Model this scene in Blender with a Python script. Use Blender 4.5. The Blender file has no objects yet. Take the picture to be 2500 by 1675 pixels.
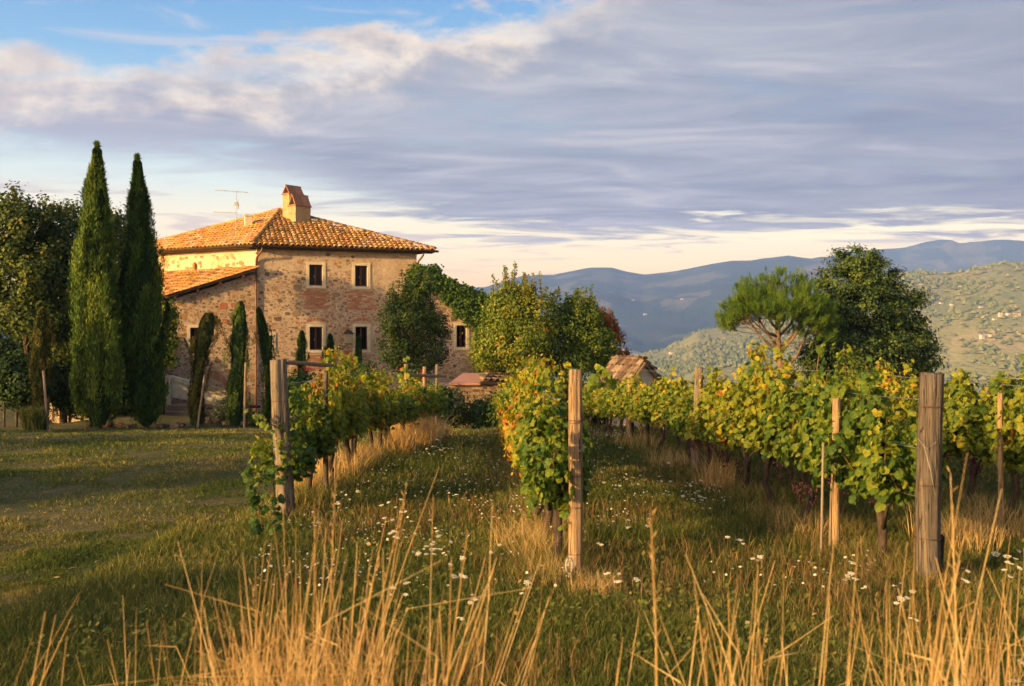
import bpy, math, random
import numpy as np
from mathutils import Vector

# ------------------------------------------------------------------ camera, world, sun, exposure
random.seed(7)
RNG = np.random.default_rng(7)
scene = bpy.context.scene
COL = scene.collection
R = math.radians
FPX, CX, CY, CAMZ = 2430.0, 1250.0, 837.5, 2.0

cam_data = bpy.data.cameras.new("camera")
cam = bpy.data.objects.new("camera", cam_data)
COL.objects.link(cam)
cam.location = (0, 0, CAMZ)
cam.rotation_euler = (R(90), 0, 0)
cam_data.sensor_width = 36.0
cam_data.lens = 36.0 * FPX / 2500.0
cam_data.clip_start = 0.1
cam_data.clip_end = 40000
cam_data.dof.use_dof = True
cam_data.dof.focus_distance = 17.0
cam_data.dof.aperture_fstop = 4.5
scene.camera = cam

SUN_EL, SUN_BACK = 13.0, 38.0            # elevation; degrees behind the left-hand side
sun_dir = Vector((-math.cos(R(SUN_BACK)) * math.cos(R(SUN_EL)), -math.sin(R(SUN_BACK)) * math.cos(R(SUN_EL)), math.sin(R(SUN_EL))))
sun_data = bpy.data.lights.new("sun", 'SUN')
sun_data.energy = 5.0
sun_data.angle = R(0.6)
sun_data.color = (1.0, 0.64, 0.245)
sun = bpy.data.objects.new("sun", sun_data)
COL.objects.link(sun)
sun.rotation_euler = sun_dir.to_track_quat('Z', 'Y').to_euler()

EXPOSURE = 1.78
scene.view_settings.view_transform = 'Standard'
scene.view_settings.look = 'None'
scene.view_settings.gamma = 1.0
scene.view_settings.exposure = EXPOSURE
scene.view_settings.use_curve_mapping = False
scene.cycles.use_denoising = True
scene.cycles.max_bounces = 6
scene.cycles.diffuse_bounces = 3
scene.cycles.glossy_bounces = 2
scene.cycles.transmission_bounces = 4
scene.cycles.transparent_max_bounces = 8
scene.cycles.volume_bounces = 0
scene.cycles.sample_clamp_indirect = 6.0


def lin(h):
    h = h.lstrip('#')
    out = []
    for i in (0, 2, 4):
        c = int(h[i:i + 2], 16) / 255.0
        out.append(c / 12.92 if c <= 0.04045 else ((c + 0.055) / 1.055) ** 2.4)
    return tuple(out)


class NT:
    """small helper to write node trees"""
    def __init__(self, tree):
        self.t = tree
        self.t.nodes.clear()

    def n(self, kind, **kw):
        nd = self.t.nodes.new(kind)
        for k, v in kw.items():
            setattr(nd, k, v)
        return nd

    def l(self, a, b):
        self.t.links.new(a, b)

    def _in(self, nd, i, v):
        if v is None:
            return
        if isinstance(v, bpy.types.NodeSocket):
            self.l(v, nd.inputs[i])
        else:
            nd.inputs[i].default_value = v

    def m(self, op, a, b=None, c=None, clamp=False):
        nd = self.n('ShaderNodeMath', operation=op, use_clamp=clamp)
        self._in(nd, 0, a); self._in(nd, 1, b); self._in(nd, 2, c)
        return nd.outputs[0]

    def smooth(self, v, a, b, lo=0.0, hi=1.0):
        nd = self.n('ShaderNodeMapRange', interpolation_type='SMOOTHSTEP')
        self._in(nd, 0, v); self._in(nd, 1, a); self._in(nd, 2, b); self._in(nd, 3, lo); self._in(nd, 4, hi)
        return nd.outputs[0]

    def ramp(self, v, stops, interp='LINEAR'):
        nd = self.n('ShaderNodeValToRGB')
        cr = nd.color_ramp
        cr.interpolation = interp
        while len(cr.elements) < len(stops):
            cr.elements.new(0.5)
        for e, (p, c) in zip(cr.elements, stops):
            e.position = p
            e.color = tuple(c) + (1.0,)
        self._in(nd, 0, v)
        return nd.outputs[0]

    def mix(self, f, a, b, mode='MIX'):
        nd = self.n('ShaderNodeMix', data_type='RGBA', blend_type=mode)
        self._in(nd, 0, f)
        for i, v in ((6, a), (7, b)):
            if isinstance(v, tuple) and len(v) == 3:
                v = v + (1.0,)
            self._in(nd, i, v)
        return nd.outputs[2]

    def noise(self, vec, scale, detail=4.0, rough=0.55, dist=0.0, col=False):
        nd = self.n('ShaderNodeTexNoise')
        if vec is not None:
            self.l(vec, nd.inputs['Vector'])
        nd.inputs['Scale'].default_value = scale
        nd.inputs['Detail'].default_value = detail
        nd.inputs['Roughness'].default_value = rough
        nd.inputs['Distortion'].default_value = dist
        return nd.outputs[1 if col else 0]

    def comb(self, x, y, z):
        nd = self.n('ShaderNodeCombineXYZ')
        self._in(nd, 0, x); self._in(nd, 1, y); self._in(nd, 2, z)
        return nd.outputs[0]


world = bpy.data.worlds.new("World")
scene.world = world
world.use_nodes = True
w = NT(world.node_tree)
sky = w.n('ShaderNodeTexSky', sky_type='NISHITA', sun_disc=False, sun_elevation=R(SUN_EL), sun_rotation=R(180 + 90 - SUN_BACK),
          air_density=1.2, dust_density=2.0, ozone_density=1.5)
tc = w.n('ShaderNodeTexCoord')
sep = w.n('ShaderNodeSeparateXYZ')
w.l(tc.outputs['Generated'], sep.inputs[0])
dx, dy, dz = sep.outputs
az = w.m('ARCTAN2', dx, dy)
el = w.m('ARCSINE', dz)
elp = w.m('MAXIMUM', el, 0.0)
# clear air: pale blue above, cream and faint rose at the horizon
clear = w.ramp(w.m('DIVIDE', elp, 0.7), [(0.0, lin('#e6bcae')), (0.05, lin('#efc8b2')), (0.11, lin('#fbdfc0')), (0.17, lin('#f7ead2')), (0.22, lin('#dbe6e6')),
                                         (0.30, lin('#b0d0e8')), (0.385, lin('#84b8e4')), (0.50, lin('#5f9fdb')), (1.0, lin('#3a70b4'))])
glow = w.smooth(elp, 0.0, 0.17, 1.06, 1.0)
clear = w.mix(1.0, clear, w.comb(glow, w.m('MULTIPLY', glow, 0.985), w.m('MULTIPLY', glow, 0.92)), 'MULTIPLY')
base = w.mix(0.05, clear, sky.outputs[0])
# cloud sheet lying on a plane far above
den = w.m('ADD', w.m('MAXIMUM', dz, 0.0), 0.05)
px_ = w.m('DIVIDE', dx, den)
py_ = w.m('DIVIDE', dy, den)
P = w.comb(w.m('MULTIPLY', px_, 0.55), py_, 0.0)
n_big = w.noise(P, 0.42, 5.0, 0.55, 0.4)
n_mid = w.noise(P, 1.5, 6.0, 0.6, 0.6)
n_str = w.noise(w.comb(w.m('MULTIPLY', px_, 0.62), w.m('MULTIPLY', py_, 1.25), 3.0), 2.1, 7.0, 0.60, 0.7)
Q = w.comb(az, w.m('MULTIPLY', el, 2.4), 0.0)
n_scr = w.noise(Q, 5.0, 7.0, 0.62, 0.25)
n_puf = w.noise(w.comb(az, w.m('MULTIPLY', el, 1.5), 5.0), 14.0, 6.0, 0.6, 0.3)
# sheet's torn upper-left rim: signed height above a slanted line
wob = w.m('MULTIPLY', w.m('SUBTRACT', n_scr, 0.5), 0.22)
wob2 = w.m('MULTIPLY', w.m('SUBTRACT', n_puf, 0.5), 0.07)
hrim = w.m('SUBTRACT', w.m('ADD', el, w.m('ADD', wob, wob2)), w.m('ADD', 0.322, w.m('MULTIPLY', az, 0.17)))
rim = w.smooth(hrim, -0.015, 0.02, 1.0, 0.0)
# its lower edge above the clear band
low_line = w.m('ADD', 0.112, w.smooth(az, 0.05, -0.35, 0.0, 0.045))
hlow = w.m('SUBTRACT', w.m('ADD', el, w.m('MULTIPLY', w.m('SUBTRACT', n_str, 0.5), 0.13)), low_line)
low = w.smooth(hlow, -0.014, w.smooth(az, 0.0, -0.3, 0.012, 0.05))
cover = w.m('MULTIPLY', rim, low)
thin = w.smooth(w.m('ADD', n_mid, w.m('MULTIPLY', n_str, 0.8)), 0.60, 0.90, w.smooth(az, 0.15, -0.4, 0.80, 0.55), 1.0)
cover = w.m('MULTIPLY', cover, thin)
# wisps in the open parts
wisp_hi = w.m('MULTIPLY', w.smooth(n_scr, 0.60, 0.74), w.smooth(el, 0.18, 0.30))
wisp_lo = w.m('MULTIPLY', w.smooth(n_str, 0.52, 0.66), w.m('MULTIPLY', w.smooth(el, 0.045, 0.10), w.smooth(az, 0.28, -0.05)))
wisp = w.m('MULTIPLY', w.m('MAXIMUM', wisp_hi, wisp_lo), 0.75)
# tone of the cloud: lit warm white near the torn rim, grey violet below
body = w.ramp(w.m('ADD', w.m('MULTIPLY', n_str, 0.55), w.m('MULTIPLY', n_big, 0.45)),
              [(0.34, lin('#8494aa')), (0.45, lin('#9aa7b8')), (0.55, lin('#b2bac6')), (0.68, lin('#d9d8da'))])
body = w.mix(w.smooth(az, 0.1, 0.75, 0.0, 0.42), body, lin('#808aa2'))
body = w.mix(w.smooth(az, -0.1, -0.5, 0.0, 0.40), body, lin('#c3c4d4'))
lit = w.mix(w.smooth(n_puf, 0.35, 0.65), lin('#d9d0cb'), lin('#fff1de'))
rimlit = w.m('MULTIPLY', w.smooth(hrim, -0.065, -0.008), w.smooth(az, 0.20, -0.02))
cloudc = w.mix(rimlit, body, lit)
wispc = w.mix(w.smooth(el, 0.1, 0.3), lin('#d9cdc9'), lin('#d9d9e2'))
skyc = w.mix(wisp, base, wispc)
skyc = w.mix(cover, skyc, cloudc)
# warm fill glow added on the unseen sun side, tinted from the sky model
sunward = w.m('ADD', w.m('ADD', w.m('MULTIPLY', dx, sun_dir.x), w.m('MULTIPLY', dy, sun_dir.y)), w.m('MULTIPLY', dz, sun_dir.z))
fill_glow = w.smooth(sunward, -0.1, 0.95, 0.0, 1.0)
skyc = w.mix(w.m('MULTIPLY', fill_glow, 0.28), skyc, w.mix(1.0, sky.outputs[0], (1.25, 0.95, 0.62), 'MULTIPLY'))
# the sky lies behind kilometres of valley haze; give the sky itself the radiance that shows as above through that air
HAZE_DENSITY = 1.6e-4
pathlen = w.m('MINIMUM', w.m('DIVIDE', 1058.0, w.m('MAXIMUM', dz, 0.03)), 10800.0)
Tn = w.m('EXPONENT', w.m('MULTIPLY', pathlen, -HAZE_DENSITY))
iT = w.m('SUBTRACT', 1.0, Tn)
hz_ = w.comb(w.m('MULTIPLY', iT, 0.28), w.m('MULTIPLY', iT, 0.40), w.m('MULTIPLY', iT, 0.50))
skyc = w.mix(1.0, skyc, hz_, 'SUBTRACT')
skyc = w.mix(1.0, skyc, w.comb(0.03, 0.03, 0.03), 'LIGHTEN')
skyc = w.mix(1.0, skyc, w.comb(Tn, Tn, Tn), 'DIVIDE')
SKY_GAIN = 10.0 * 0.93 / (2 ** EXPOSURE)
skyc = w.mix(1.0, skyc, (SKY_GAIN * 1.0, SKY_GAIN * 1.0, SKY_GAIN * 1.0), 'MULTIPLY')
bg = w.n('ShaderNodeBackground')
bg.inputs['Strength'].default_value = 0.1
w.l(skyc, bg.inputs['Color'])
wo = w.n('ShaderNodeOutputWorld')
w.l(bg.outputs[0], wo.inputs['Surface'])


# ------------------------------------------------------------------ helpers
def tag(o, label=None, cat=None, group=None, kind=None):
    if label: o['label'] = label
    if cat: o['category'] = cat
    if group: o['group'] = group
    if kind: o['kind'] = kind
    return o


def thing(name, label, cat, loc, rz=0.0, group=None):
    o = bpy.data.objects.new(name, None)
    COL.objects.link(o)
    o.location = loc
    o.rotation_euler = (0, 0, rz)
    return tag(o, label, cat, group)


def origin_of(o):
    v = Vector((0, 0, 0))
    while o is not None:
        v = v + o.location
        o = o.parent
    return v


def link_mesh(name, me, parent=None):
    o = bpy.data.objects.new(name, me)
    COL.objects.link(o)
    if parent is not None:
        o.parent = parent
    return o


def raw_mesh(name, V, faces, mat=None, tint=None, smooth=False):
    """V (n,3); faces: list of int arrays each (m,k)."""
    V = np.asarray(V, dtype=np.float32).reshape(-1, 3)
    faces = [np.asarray(f, dtype=np.int32) for f in faces if len(f)]
    me = bpy.data.meshes.new(name)
    me.vertices.add(len(V))
    me.vertices.foreach_set('co', V.ravel())
    loops = np.concatenate([f.ravel() for f in faces])
    tot = np.concatenate([np.full(len(f), f.shape[1], dtype=np.int32) for f in faces])
    start = np.concatenate([[0], np.cumsum(tot)[:-1]]).astype(np.int32)
    me.loops.add(len(loops))
    me.loops.foreach_set('vertex_index', loops)
    me.polygons.add(len(tot))
    me.polygons.foreach_set('loop_start', start)
    me.polygons.foreach_set('loop_total', tot)
    me.polygons.foreach_set('use_smooth', np.full(len(tot), bool(smooth)))
    if tint is not None:
        a = me.attributes.new('tint', 'FLOAT', 'FACE')
        a.data.foreach_set('value', np.asarray(tint, dtype=np.float32))
    me.update(calc_edges=True)
    if mat is not None:
        me.materials.append(mat)
    return me


class MB:
    """collects polygons, builds one mesh"""
    def __init__(self):
        self.V = []; self.F = {}; self.T = {}; self.nv = 0

    def add(self, V, F, tint=0.5):
        V = np.asarray(V, dtype=np.float64).reshape(-1, 3)
        for f in F:
            k = len(f)
            self.F.setdefault(k, []).append([i + self.nv for i in f])
            self.T.setdefault(k, []).append(tint)
        self.V.append(V)
        self.nv += len(V)
        return self

    def arr(self, V, F, tint):
        """bulk: F int array (m,k), tint array m"""
        V = np.asarray(V, dtype=np.float64).reshape(-1, 3)
        F = np.asarray(F)
        k = F.shape[1]
        self.F.setdefault(k, []).extend((F + self.nv).tolist())
        self.T.setdefault(k, []).extend(np.broadcast_to(tint, len(F)).tolist())
        self.V.append(V)
        self.nv += len(V)
        return self

    def box(self, c, s, rz=0.0, tint=0.5, taper=1.0):
        x, y, z = [a / 2 for a in s]
        pts = []
        for zz, k in ((-z, 1.0), (z, taper)):
            for xx, yy in ((-x, -y), (x, -y), (x, y), (-x, y)):
                a, b = xx * k, yy * k
                pts.append((c[0] + a * math.cos(rz) - b * math.sin(rz), c[1] + a * math.sin(rz) + b * math.cos(rz), c[2] + zz))
        return self.add(pts, [(3, 2, 1, 0), (4, 5, 6, 7), (0, 1, 5, 4), (1, 2, 6, 5), (2, 3, 7, 6), (3, 0, 4, 7)], tint)

    def tube(self, pts, rad, sides=6, tint=0.5, cap=True, wob=0.0, seed=0):
        pts = [Vector(p) for p in pts]
        n = len(pts)
        if not hasattr(rad, '__len__'):
            rad = [rad] * n
        rg = random.Random(seed)
        V = []
        ref = None
        for i, p in enumerate(pts):
            d = (pts[min(i + 1, n - 1)] - pts[max(i - 1, 0)])
            d = d.normalized() if d.length > 1e-9 else Vector((0, 0, 1))
            if ref is None:
                ref = Vector((1, 0, 0)) if abs(d.x) < 0.8 else Vector((0, 1, 0))
            a = d.cross(ref).normalized()
            b = d.cross(a)
            ref = b.cross(d) if b.length > 0 else ref
            ref = Vector((1, 0, 0)) if abs(d.x) < 0.8 else Vector((0, 1, 0))
            for k in range(sides):
                t = 2 * math.pi * k / sides
                r = rad[i] * (1 + wob * (rg.random() - 0.5))
                V.append(p + a * (r * math.cos(t)) + b * (r * math.sin(t)))
        F = []
        for i in range(n - 1):
            for k in range(sides):
                k2 = (k + 1) % sides
                F.append((i * sides + k, i * sides + k2, (i + 1) * sides + k2, (i + 1) * sides + k))
        self.add([tuple(v) for v in V], F, tint)
        if cap:
            base = self.nv - n * sides
            for off in (0, (n - 1) * sides):
                ring = [base + off + k for k in range(sides)]
                if off == 0: ring = ring[::-1]
                self.F.setdefault(sides, []).append(ring)
                self.T.setdefault(sides, []).append(tint)
        return self

    def mesh(self, name, mat, smooth=False, off=(0, 0, 0)):
        V = np.concatenate(self.V) - np.array(off)
        ks = sorted(self.F)
        return raw_mesh(name, V, [np.array(self.F[k]) for k in ks], mat, np.concatenate([np.array(self.T[k]) for k in ks]), smooth)

    def build(self, name, mat, parent=None, smooth=False, local=False):
        off = (0, 0, 0) if (parent is None or local) else tuple(origin_of(parent))
        return link_mesh(name, self.mesh(name, mat, smooth, off), parent)


def px3(x, y, d):
    """world point seen d metres ahead at photo pixel x, y"""
    return Vector(((x - CX) / FPX * d, d, CAMZ - (y - CY) / FPX * d))


# --- value noise for terrain
def vnoise(x, y, seed=0):
    xi = np.floor(x); yi = np.floor(y)
    xf = x - xi; yf = y - yi
    xf = xf * xf * (3 - 2 * xf); yf = yf * yf * (3 - 2 * yf)

    def h(a, b):
        s = np.sin(a * 127.1 + b * 311.7 + seed * 74.7) * 43758.5453
        return s - np.floor(s)
    return (h(xi, yi) * (1 - xf) + h(xi + 1, yi) * xf) * (1 - yf) + (h(xi, yi + 1) * (1 - xf) + h(xi + 1, yi + 1) * xf) * yf


def fbm(x, y, octv=5, seed=0, gain=0.5):
    s = 0; a = 1.0; t = 0
    for i in range(octv):
        s = s + a * (vnoise(x, y, seed + i) - 0.5)
        t += a; a *= gain
        x = x * 2.03 + 11.3; y = y * 2.03 - 7.1
    return s / t * 2


# silhouettes in photo pixels of the ridges, used as slopes seen from the vineyard
def ycurve(pts):
    xs, ys = zip(*pts)
    return lambda x: np.interp(x, xs, ys)


R_GREEN = ycurve([(-4000, 840), (0, 880), (1300, 905), (1450, 905), (1500, 885), (1560, 868), (1620, 855), (1660, 835), (1704, 808), (1784, 796), (1900, 770), (2000, 735),
                  (2100, 690), (2180, 664), (2238, 661), (2322, 664), (2400, 650), (2449, 643), (2520, 646), (2700, 680), (3200, 700), (6000, 800)])
R_BLUE = ycurve([(-4000, 790), (-1000, 740), (0, 700), (600, 730), (1000, 735), (1100, 716), (1135, 709), (1176, 701), (1240, 685), (1273, 671), (1308, 669), (1352, 669), (1411, 657),
                 (1440, 653), (1493, 653), (1528, 662), (1572, 668), (1620, 664), (1650, 660), (1712, 649), (1784, 637), (1831, 637), (1926, 623), (1977, 629), (2013, 627),
                 (2100, 640), (2250, 668), (2500, 680), (3200, 700), (6000, 780)])
R_FAR = ycurve([(-4000, 800), (0, 760), (1100, 708), (1150, 701), (1190, 698), (1240, 720), (1500, 720), (1900, 660), (2028, 625), (2053, 612), (2144, 605), (2209, 599), (2267, 583),
                (2300, 579), (2322, 580), (2343, 588), (2398, 586), (2430, 582), (2500, 585), (2650, 600), (3300, 690), (6000, 780)])
KR = np.array([70., 120., 250., 600., 1200., 2500., 3300., 4300., 5600., 7000., 8000., 9300., 10400.])


def near_z(x, y):
    yy = np.abs(y) * 0 + y
    zl = np.interp(yy, [-30, 0, 14, 20, 25, 30, 36, 42, 60, 90, 200], [0.2, 0, 0, -.05, -.3, -.63, -1.1, -1.65, -2.0, -6, -25])
    zr = np.interp(yy, [-30, 0, 14, 20, 30, 40, 60, 100, 200], [0.2, 0, 0, -.05, -.5, -1.3, -3.6, -10, -32])
    t = np.clip((x + 3) / 9.0, 0, 1)
    t = t * t * (3 - 2 * t)
    z = zl * (1 - t) + zr * t
    amp = 0.07 * np.clip((np.hypot(x, y) - 3) / 5, 0, 1)
    z = z + amp * fbm(x * 0.6, y * 0.6, 3, 3)
    # bank under the left-hand trees
    b = np.exp(-(((x + 12.5) / 3.6) ** 2 + ((y - 35.5) / 3.0) ** 2))
    z = z + 0.55 * b
    z = z + 3.2 * np.exp(-(((x + 27) / 9.0) ** 2 + ((y - 58) / 9.0) ** 2))
    return z


def far_z(x, y):
    r = np.hypot(x, y)
    a = np.arctan2(x, y)
    ac = np.clip(a, -1.15, 1.15)
    u = CX + FPX * np.tan(ac)
    dep = r * np.cos(ac)

    def hz(yp):
        return CAMZ + (CY - yp) / FPX * dep
    yg, yb, yf = R_GREEN(u), R_BLUE(u), R_FAR(u)
    left = np.clip((1700 - u) / 400, 0, 1)
    base = near_z(np.clip(x, -60, 60), np.clip(y, -60, 60))
    cols = [base, -6 - 0 * r, -28 - 0 * r, -62 - 0 * r, -92 - 0 * r,
            (CY - yg) / FPX * 2500 * np.cos(ac),
            (CY - yg - 70) / FPX * 3300 * np.cos(ac) * (1 - left) + (CY - 893) / FPX * 3300 * np.cos(ac) * left,
            (CY - yb - 150) / FPX * 4300 * np.cos(ac),
            (CY - yb - 62) / FPX * 5600 * np.cos(ac),
            (CY - yb) / FPX * 7000 * np.cos(ac),
            (CY - yb - 30) / FPX * 8000 * np.cos(ac),
            (CY - yf) / FPX * 9300 * np.cos(ac),
            (CY - yf - 40) / FPX * 10400 * np.cos(ac)]
    K = np.stack([np.broadcast_to(c, r.shape) for c in cols], axis=-1)
    i = np.clip(np.searchsorted(KR, r) - 1, 0, len(KR) - 2)
    t = np.clip((r - KR[i]) / (KR[i + 1] - KR[i]), 0, 1)
    k0 = np.take_along_axis(K, i[..., None], -1)[..., 0]
    k1 = np.take_along_axis(K, (i + 1)[..., None], -1)[..., 0]
    # soft corners except at the ridge lines
    ts = t * t * (3 - 2 * t)
    t = 0.55 * t + 0.45 * ts
    z = k0 * (1 - t) + k1 * t + CAMZ
    amp = np.interp(r, [70, 200, 600, 1500, 2500, 4500, 7000, 9300], [0, 2, 8, 30, 7, 90, 14, 20])
    s = np.interp(r, [0, 600, 2500, 9000], [1 / 120, 1 / 260, 1 / 620, 1 / 1300])
    s = 1 / 520.0
    z = z + amp * fbm(x * s + 3, y * s, 6, 21, 0.52)
    return z


def terrain_z(x, y):
    x = np.asarray(x, dtype=np.float64); y = np.asarray(y, dtype=np.float64)
    r = np.hypot(x, y)
    t = np.clip((r - 55) / 25, 0, 1)
    t = t * t * (3 - 2 * t)
    return near_z(x, y) * (1 - t) + far_z(np.where(r < 1, 1.0, x), y) * t


def gz(x, y):
    return float(terrain_z(np.array([x]), np.array([y]))[0])


# ------------------------------------------------------------------ materials
def new_mat(name):
    m = bpy.data.materials.new(name)
    m.use_nodes = True
    return m, NT(m.node_tree)


def finish(t, color, rough=0.8, spec=0.3, bump=None, bstr=0.3, bdist=0.02, metal=0.0):
    bs = t.n('ShaderNodeBsdfPrincipled')
    t._in(bs, 'Base Color', color if not isinstance(color, tuple) else color + (1.0,))
    t._in(bs, 'Roughness', rough)
    bs.inputs['Specular IOR Level'].default_value = spec
    bs.inputs['Metallic'].default_value = metal
    if bump is not None:
        b = t.n('ShaderNodeBump')
        b.inputs['Strength'].default_value = bstr
        b.inputs['Distance'].default_value = bdist
        t.l(bump, b.inputs['Height'])
        t.l(b.outputs[0], bs.inputs['Normal'])
    o = t.n('ShaderNodeOutputMaterial')
    t.l(bs.outputs[0], o.inputs[0])
    return bs


def geo_pos(t):
    return t.n('ShaderNodeNewGeometry').outputs['Position']


def tint_out(t):
    return t.n('ShaderNodeAttribute', attribute_name='tint').outputs['Fac']


def leaf_mat(name, stops, trans=0.35, rough=0.55, spec=0.25, var=0.35, tboost=1.3):
    m, t = new_mat(name)
    c = t.ramp(tint_out(t), stops)
    nz = t.noise(geo_pos(t), 2.2, 3.0)
    c = t.mix(t.smooth(nz, 0.3, 0.75, 0.0, var), c, t.mix(1.0, c, (1.5, 1.25, 0.8), 'MULTIPLY'))
    bs = t.n('ShaderNodeBsdfPrincipled')
    t.l(c, bs.inputs['Base Color'])
    bs.inputs['Roughness'].default_value = rough
    bs.inputs['Specular IOR Level'].default_value = spec
    tr = t.n('ShaderNodeBsdfTranslucent')
    t.l(t.mix(1.0, c, (tboost, tboost * 1.05, tboost * 0.6), 'MULTIPLY'), tr.inputs['Color'])
    mx = t.n('ShaderNodeMixShader')
    mx.inputs[0].default_value = trans
    t.l(bs.outputs[0], mx.inputs[1]); t.l(tr.outputs[0], mx.inputs[2])
    o = t.n('ShaderNodeOutputMaterial')
    t.l(mx.outputs[0], o.inputs[0])
    return m


def noise_mat(name, stops, scale=6.0, rough=0.85, bstr=0.4, bdist=0.02, tintmix=0.0, spec=0.25, stretch=None, metal=0.0, detail=6.0):
    """colour from noise plus the piece's own tint"""
    m, t = new_mat(name)
    pos = geo_pos(t)
    if stretch:
        mp = t.n('ShaderNodeMapping')
        mp.inputs['Scale'].default_value = stretch
        t.l(pos, mp.inputs['Vector'])
        pos = mp.outputs[0]
    nz = t.noise(pos, scale, detail, 0.62)
    f = nz
    if tintmix:
        f = t.m('ADD', t.m('MULTIPLY', nz, 1 - tintmix), t.m('MULTIPLY', tint_out(t), tintmix))
    c = t.ramp(f, stops)
    finish(t, c, rough, spec, t.noise(pos, scale * 3.5, 5.0, 0.65), bstr, bdist, metal)
    return m


M = {}
M['vine'] = leaf_mat('vine_leaf', [(0.0, (.022, .055, .012)), (0.35, (.070, .130, .014)), (0.6, (.165, .205, .018)), (0.82, (.30, .29, .025)), (0.95, (.44, .30, .03)), (1.0, (.36, .12, .02))], 0.42)
M['vine_stem'] = noise_mat('vine_shoot', [(0.3, (.10, .05, .02)), (0.7, (.22, .12, .04))], 20)
M['vine_bark'] = noise_mat('vine_bark', [(0.3, (.025, .017, .012)), (0.7, (.11, .075, .05))], 25, bstr=0.9, bdist=0.02, stretch=(1, 1, .25))
M['grape'] = noise_mat('grape', [(0.3, (.03, .005, .008)), (0.7, (.085, .016, .018))], 30, rough=0.35, spec=.5)
M['cypress'] = leaf_mat('cypress_spray', [(0.0, (.013, .032, .009)), (0.45, (.052, .10, .014)), (0.75, (.115, .17, .022)), (1.0, (.18, .21, .03))], 0.15, 0.7, 0.15, 0.3)
M['cypress_brown'] = leaf_mat('cypress_dry', [(0.0, (.03, .045, .012)), (0.4, (.10, .10, .020)), (0.7, (.17, .125, .03)), (1.0, (.24, .15, .04))], 0.15, 0.7, 0.1)
M['oak'] = leaf_mat('oak_leaf', [(0.0, (.024, .045, .012)), (0.5, (.07, .10, .018)), (0.85, (.13, .155, .025)), (1.0, (.20, .17, .03))], 0.2, 0.6, 0.15)
M['holm'] = leaf_mat('holm_leaf', [(0.0, (.013, .032, .010)), (0.5, (.038, .070, .014)), (1.0, (.11, .145, .025))], 0.15, 0.6, 0.15)
M['olive'] = leaf_mat('olive_leaf', [(0.0, (.030, .040, .018)), (0.5, (.07, .085, .035)), (1.0, (.16, .16, .07))], 0.15, 0.5, 0.3)
M['pear'] = leaf_mat('pear_leaf', [(0.0, (.035, .07, .012)), (0.4, (.085, .14, .018)), (0.7, (.19, .23, .025)), (0.95, (.34, .28, .03)), (1.0, (.32, .14, .02))], 0.35)
M['maple'] = leaf_mat('maple_leaf', [(0.0, (.10, .05, .01)), (0.5, (.34, .10, .015)), (1.0, (.42, .17, .02))], 0.35)
M['ivy'] = leaf_mat('ivy_leaf', [(0.0, (.02, .05, .008)), (0.5, (.05, .11, .014)), (1.0, (.15, .19, .02))], 0.3)
M['pine'] = leaf_mat('pine_needle', [(0.0, (.026, .065, .010)), (0.5, (.085, .16, .016)), (1.0, (.19, .26, .025))], 0.3)
M['grass'] = leaf_mat('grass_blade', [(0.0, (.040, .070, .016)), (0.4, (.098, .125, .028)), (0.7, (.20, .175, .050)), (0.85, (.34, .26, .10)), (1.0, (.46, .34, .17))], 0.3, 0.7, 0.1)
M['straw'] = leaf_mat('dry_straw', [(0.0, (.26, .145, .05)), (0.4, (.52, .33, .125)), (1.0, (.74, .55, .27))], 0.3, 0.5, 0.3, 0.15, 1.1)
M['weed_red'] = leaf_mat('rusty_weed', [(0.0, (.06, .038, .02)), (0.5, (.17, .095, .045)), (1.0, (.30, .19, .09))], 0.2, 0.7, 0.1)
M['umbel'] = leaf_mat('white_umbel', [(0.0, (.52, .46, .34)), (1.0, (.76, .70, .56))], 0.25, 0.7, 0.1, 0.0, 1.0)
M['geranium'] = leaf_mat('geranium_petal', [(0.0, (.5, .02, .05)), (1.0, (.7, .04, .12))], 0.3, 0.6, 0.2, 0.0, 1.0)
M['bark'] = noise_mat('tree_bark', [(0.3, (.035, .025, .018)), (0.7, (.12, .085, .055))], 12, bstr=0.9, bdist=0.03, stretch=(1, 1, .3))
M['pine_bark'] = noise_mat('pine_bark', [(0.3, (.09, .055, .038)), (0.7, (.26, .165, .11))], 10, bstr=0.9, bdist=0.03, stretch=(1, 1, .4))
M['stake'] = noise_mat('stake_wood', [(0.3, (.16, .11, .07)), (0.7, (.34, .25, .17))], 14, stretch=(1, 1, .15))
M['tile'] = None


def post_mat(name, lo, hi, crack=(.03, .02, .012)):
    m, t = new_mat(name)
    tcn = t.n('ShaderNodeTexCoord').outputs['Object']
    mp = t.n('ShaderNodeMapping'); mp.inputs['Scale'].default_value = (1, 1, 0.06)
    t.l(tcn, mp.inputs['Vector'])
    g = t.noise(mp.outputs[0], 55, 6, 0.65, 0.3)
    c = t.ramp(g, [(0.28, lo), (0.72, hi)])
    big = t.noise(tcn, 4.0, 4, 0.6)
    c = t.mix(t.smooth(big, 0.35, 0.7, 0.0, 0.55), c, t.mix(1.0, c, (.62, .58, .55), 'MULTIPLY'))
    mp2 = t.n('ShaderNodeMapping'); mp2.inputs['Scale'].default_value = (1, 1, 0.035)
    t.l(tcn, mp2.inputs['Vector'])
    k = t.noise(mp2.outputs[0], 26, 3, 0.5)
    ck = t.smooth(t.m('ABSOLUTE', t.m('SUBTRACT', k, 0.5)), 0.0, 0.022, 1.0, 0.0)
    c = t.mix(t.m('MULTIPLY', ck, 0.85), c, crack)
    hgt = t.m('SUBTRACT', t.m('MULTIPLY', g, 0.5), ck)
    finish(t, c, 0.85, 0.2, hgt, 0.9, 0.012)
    return m


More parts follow.
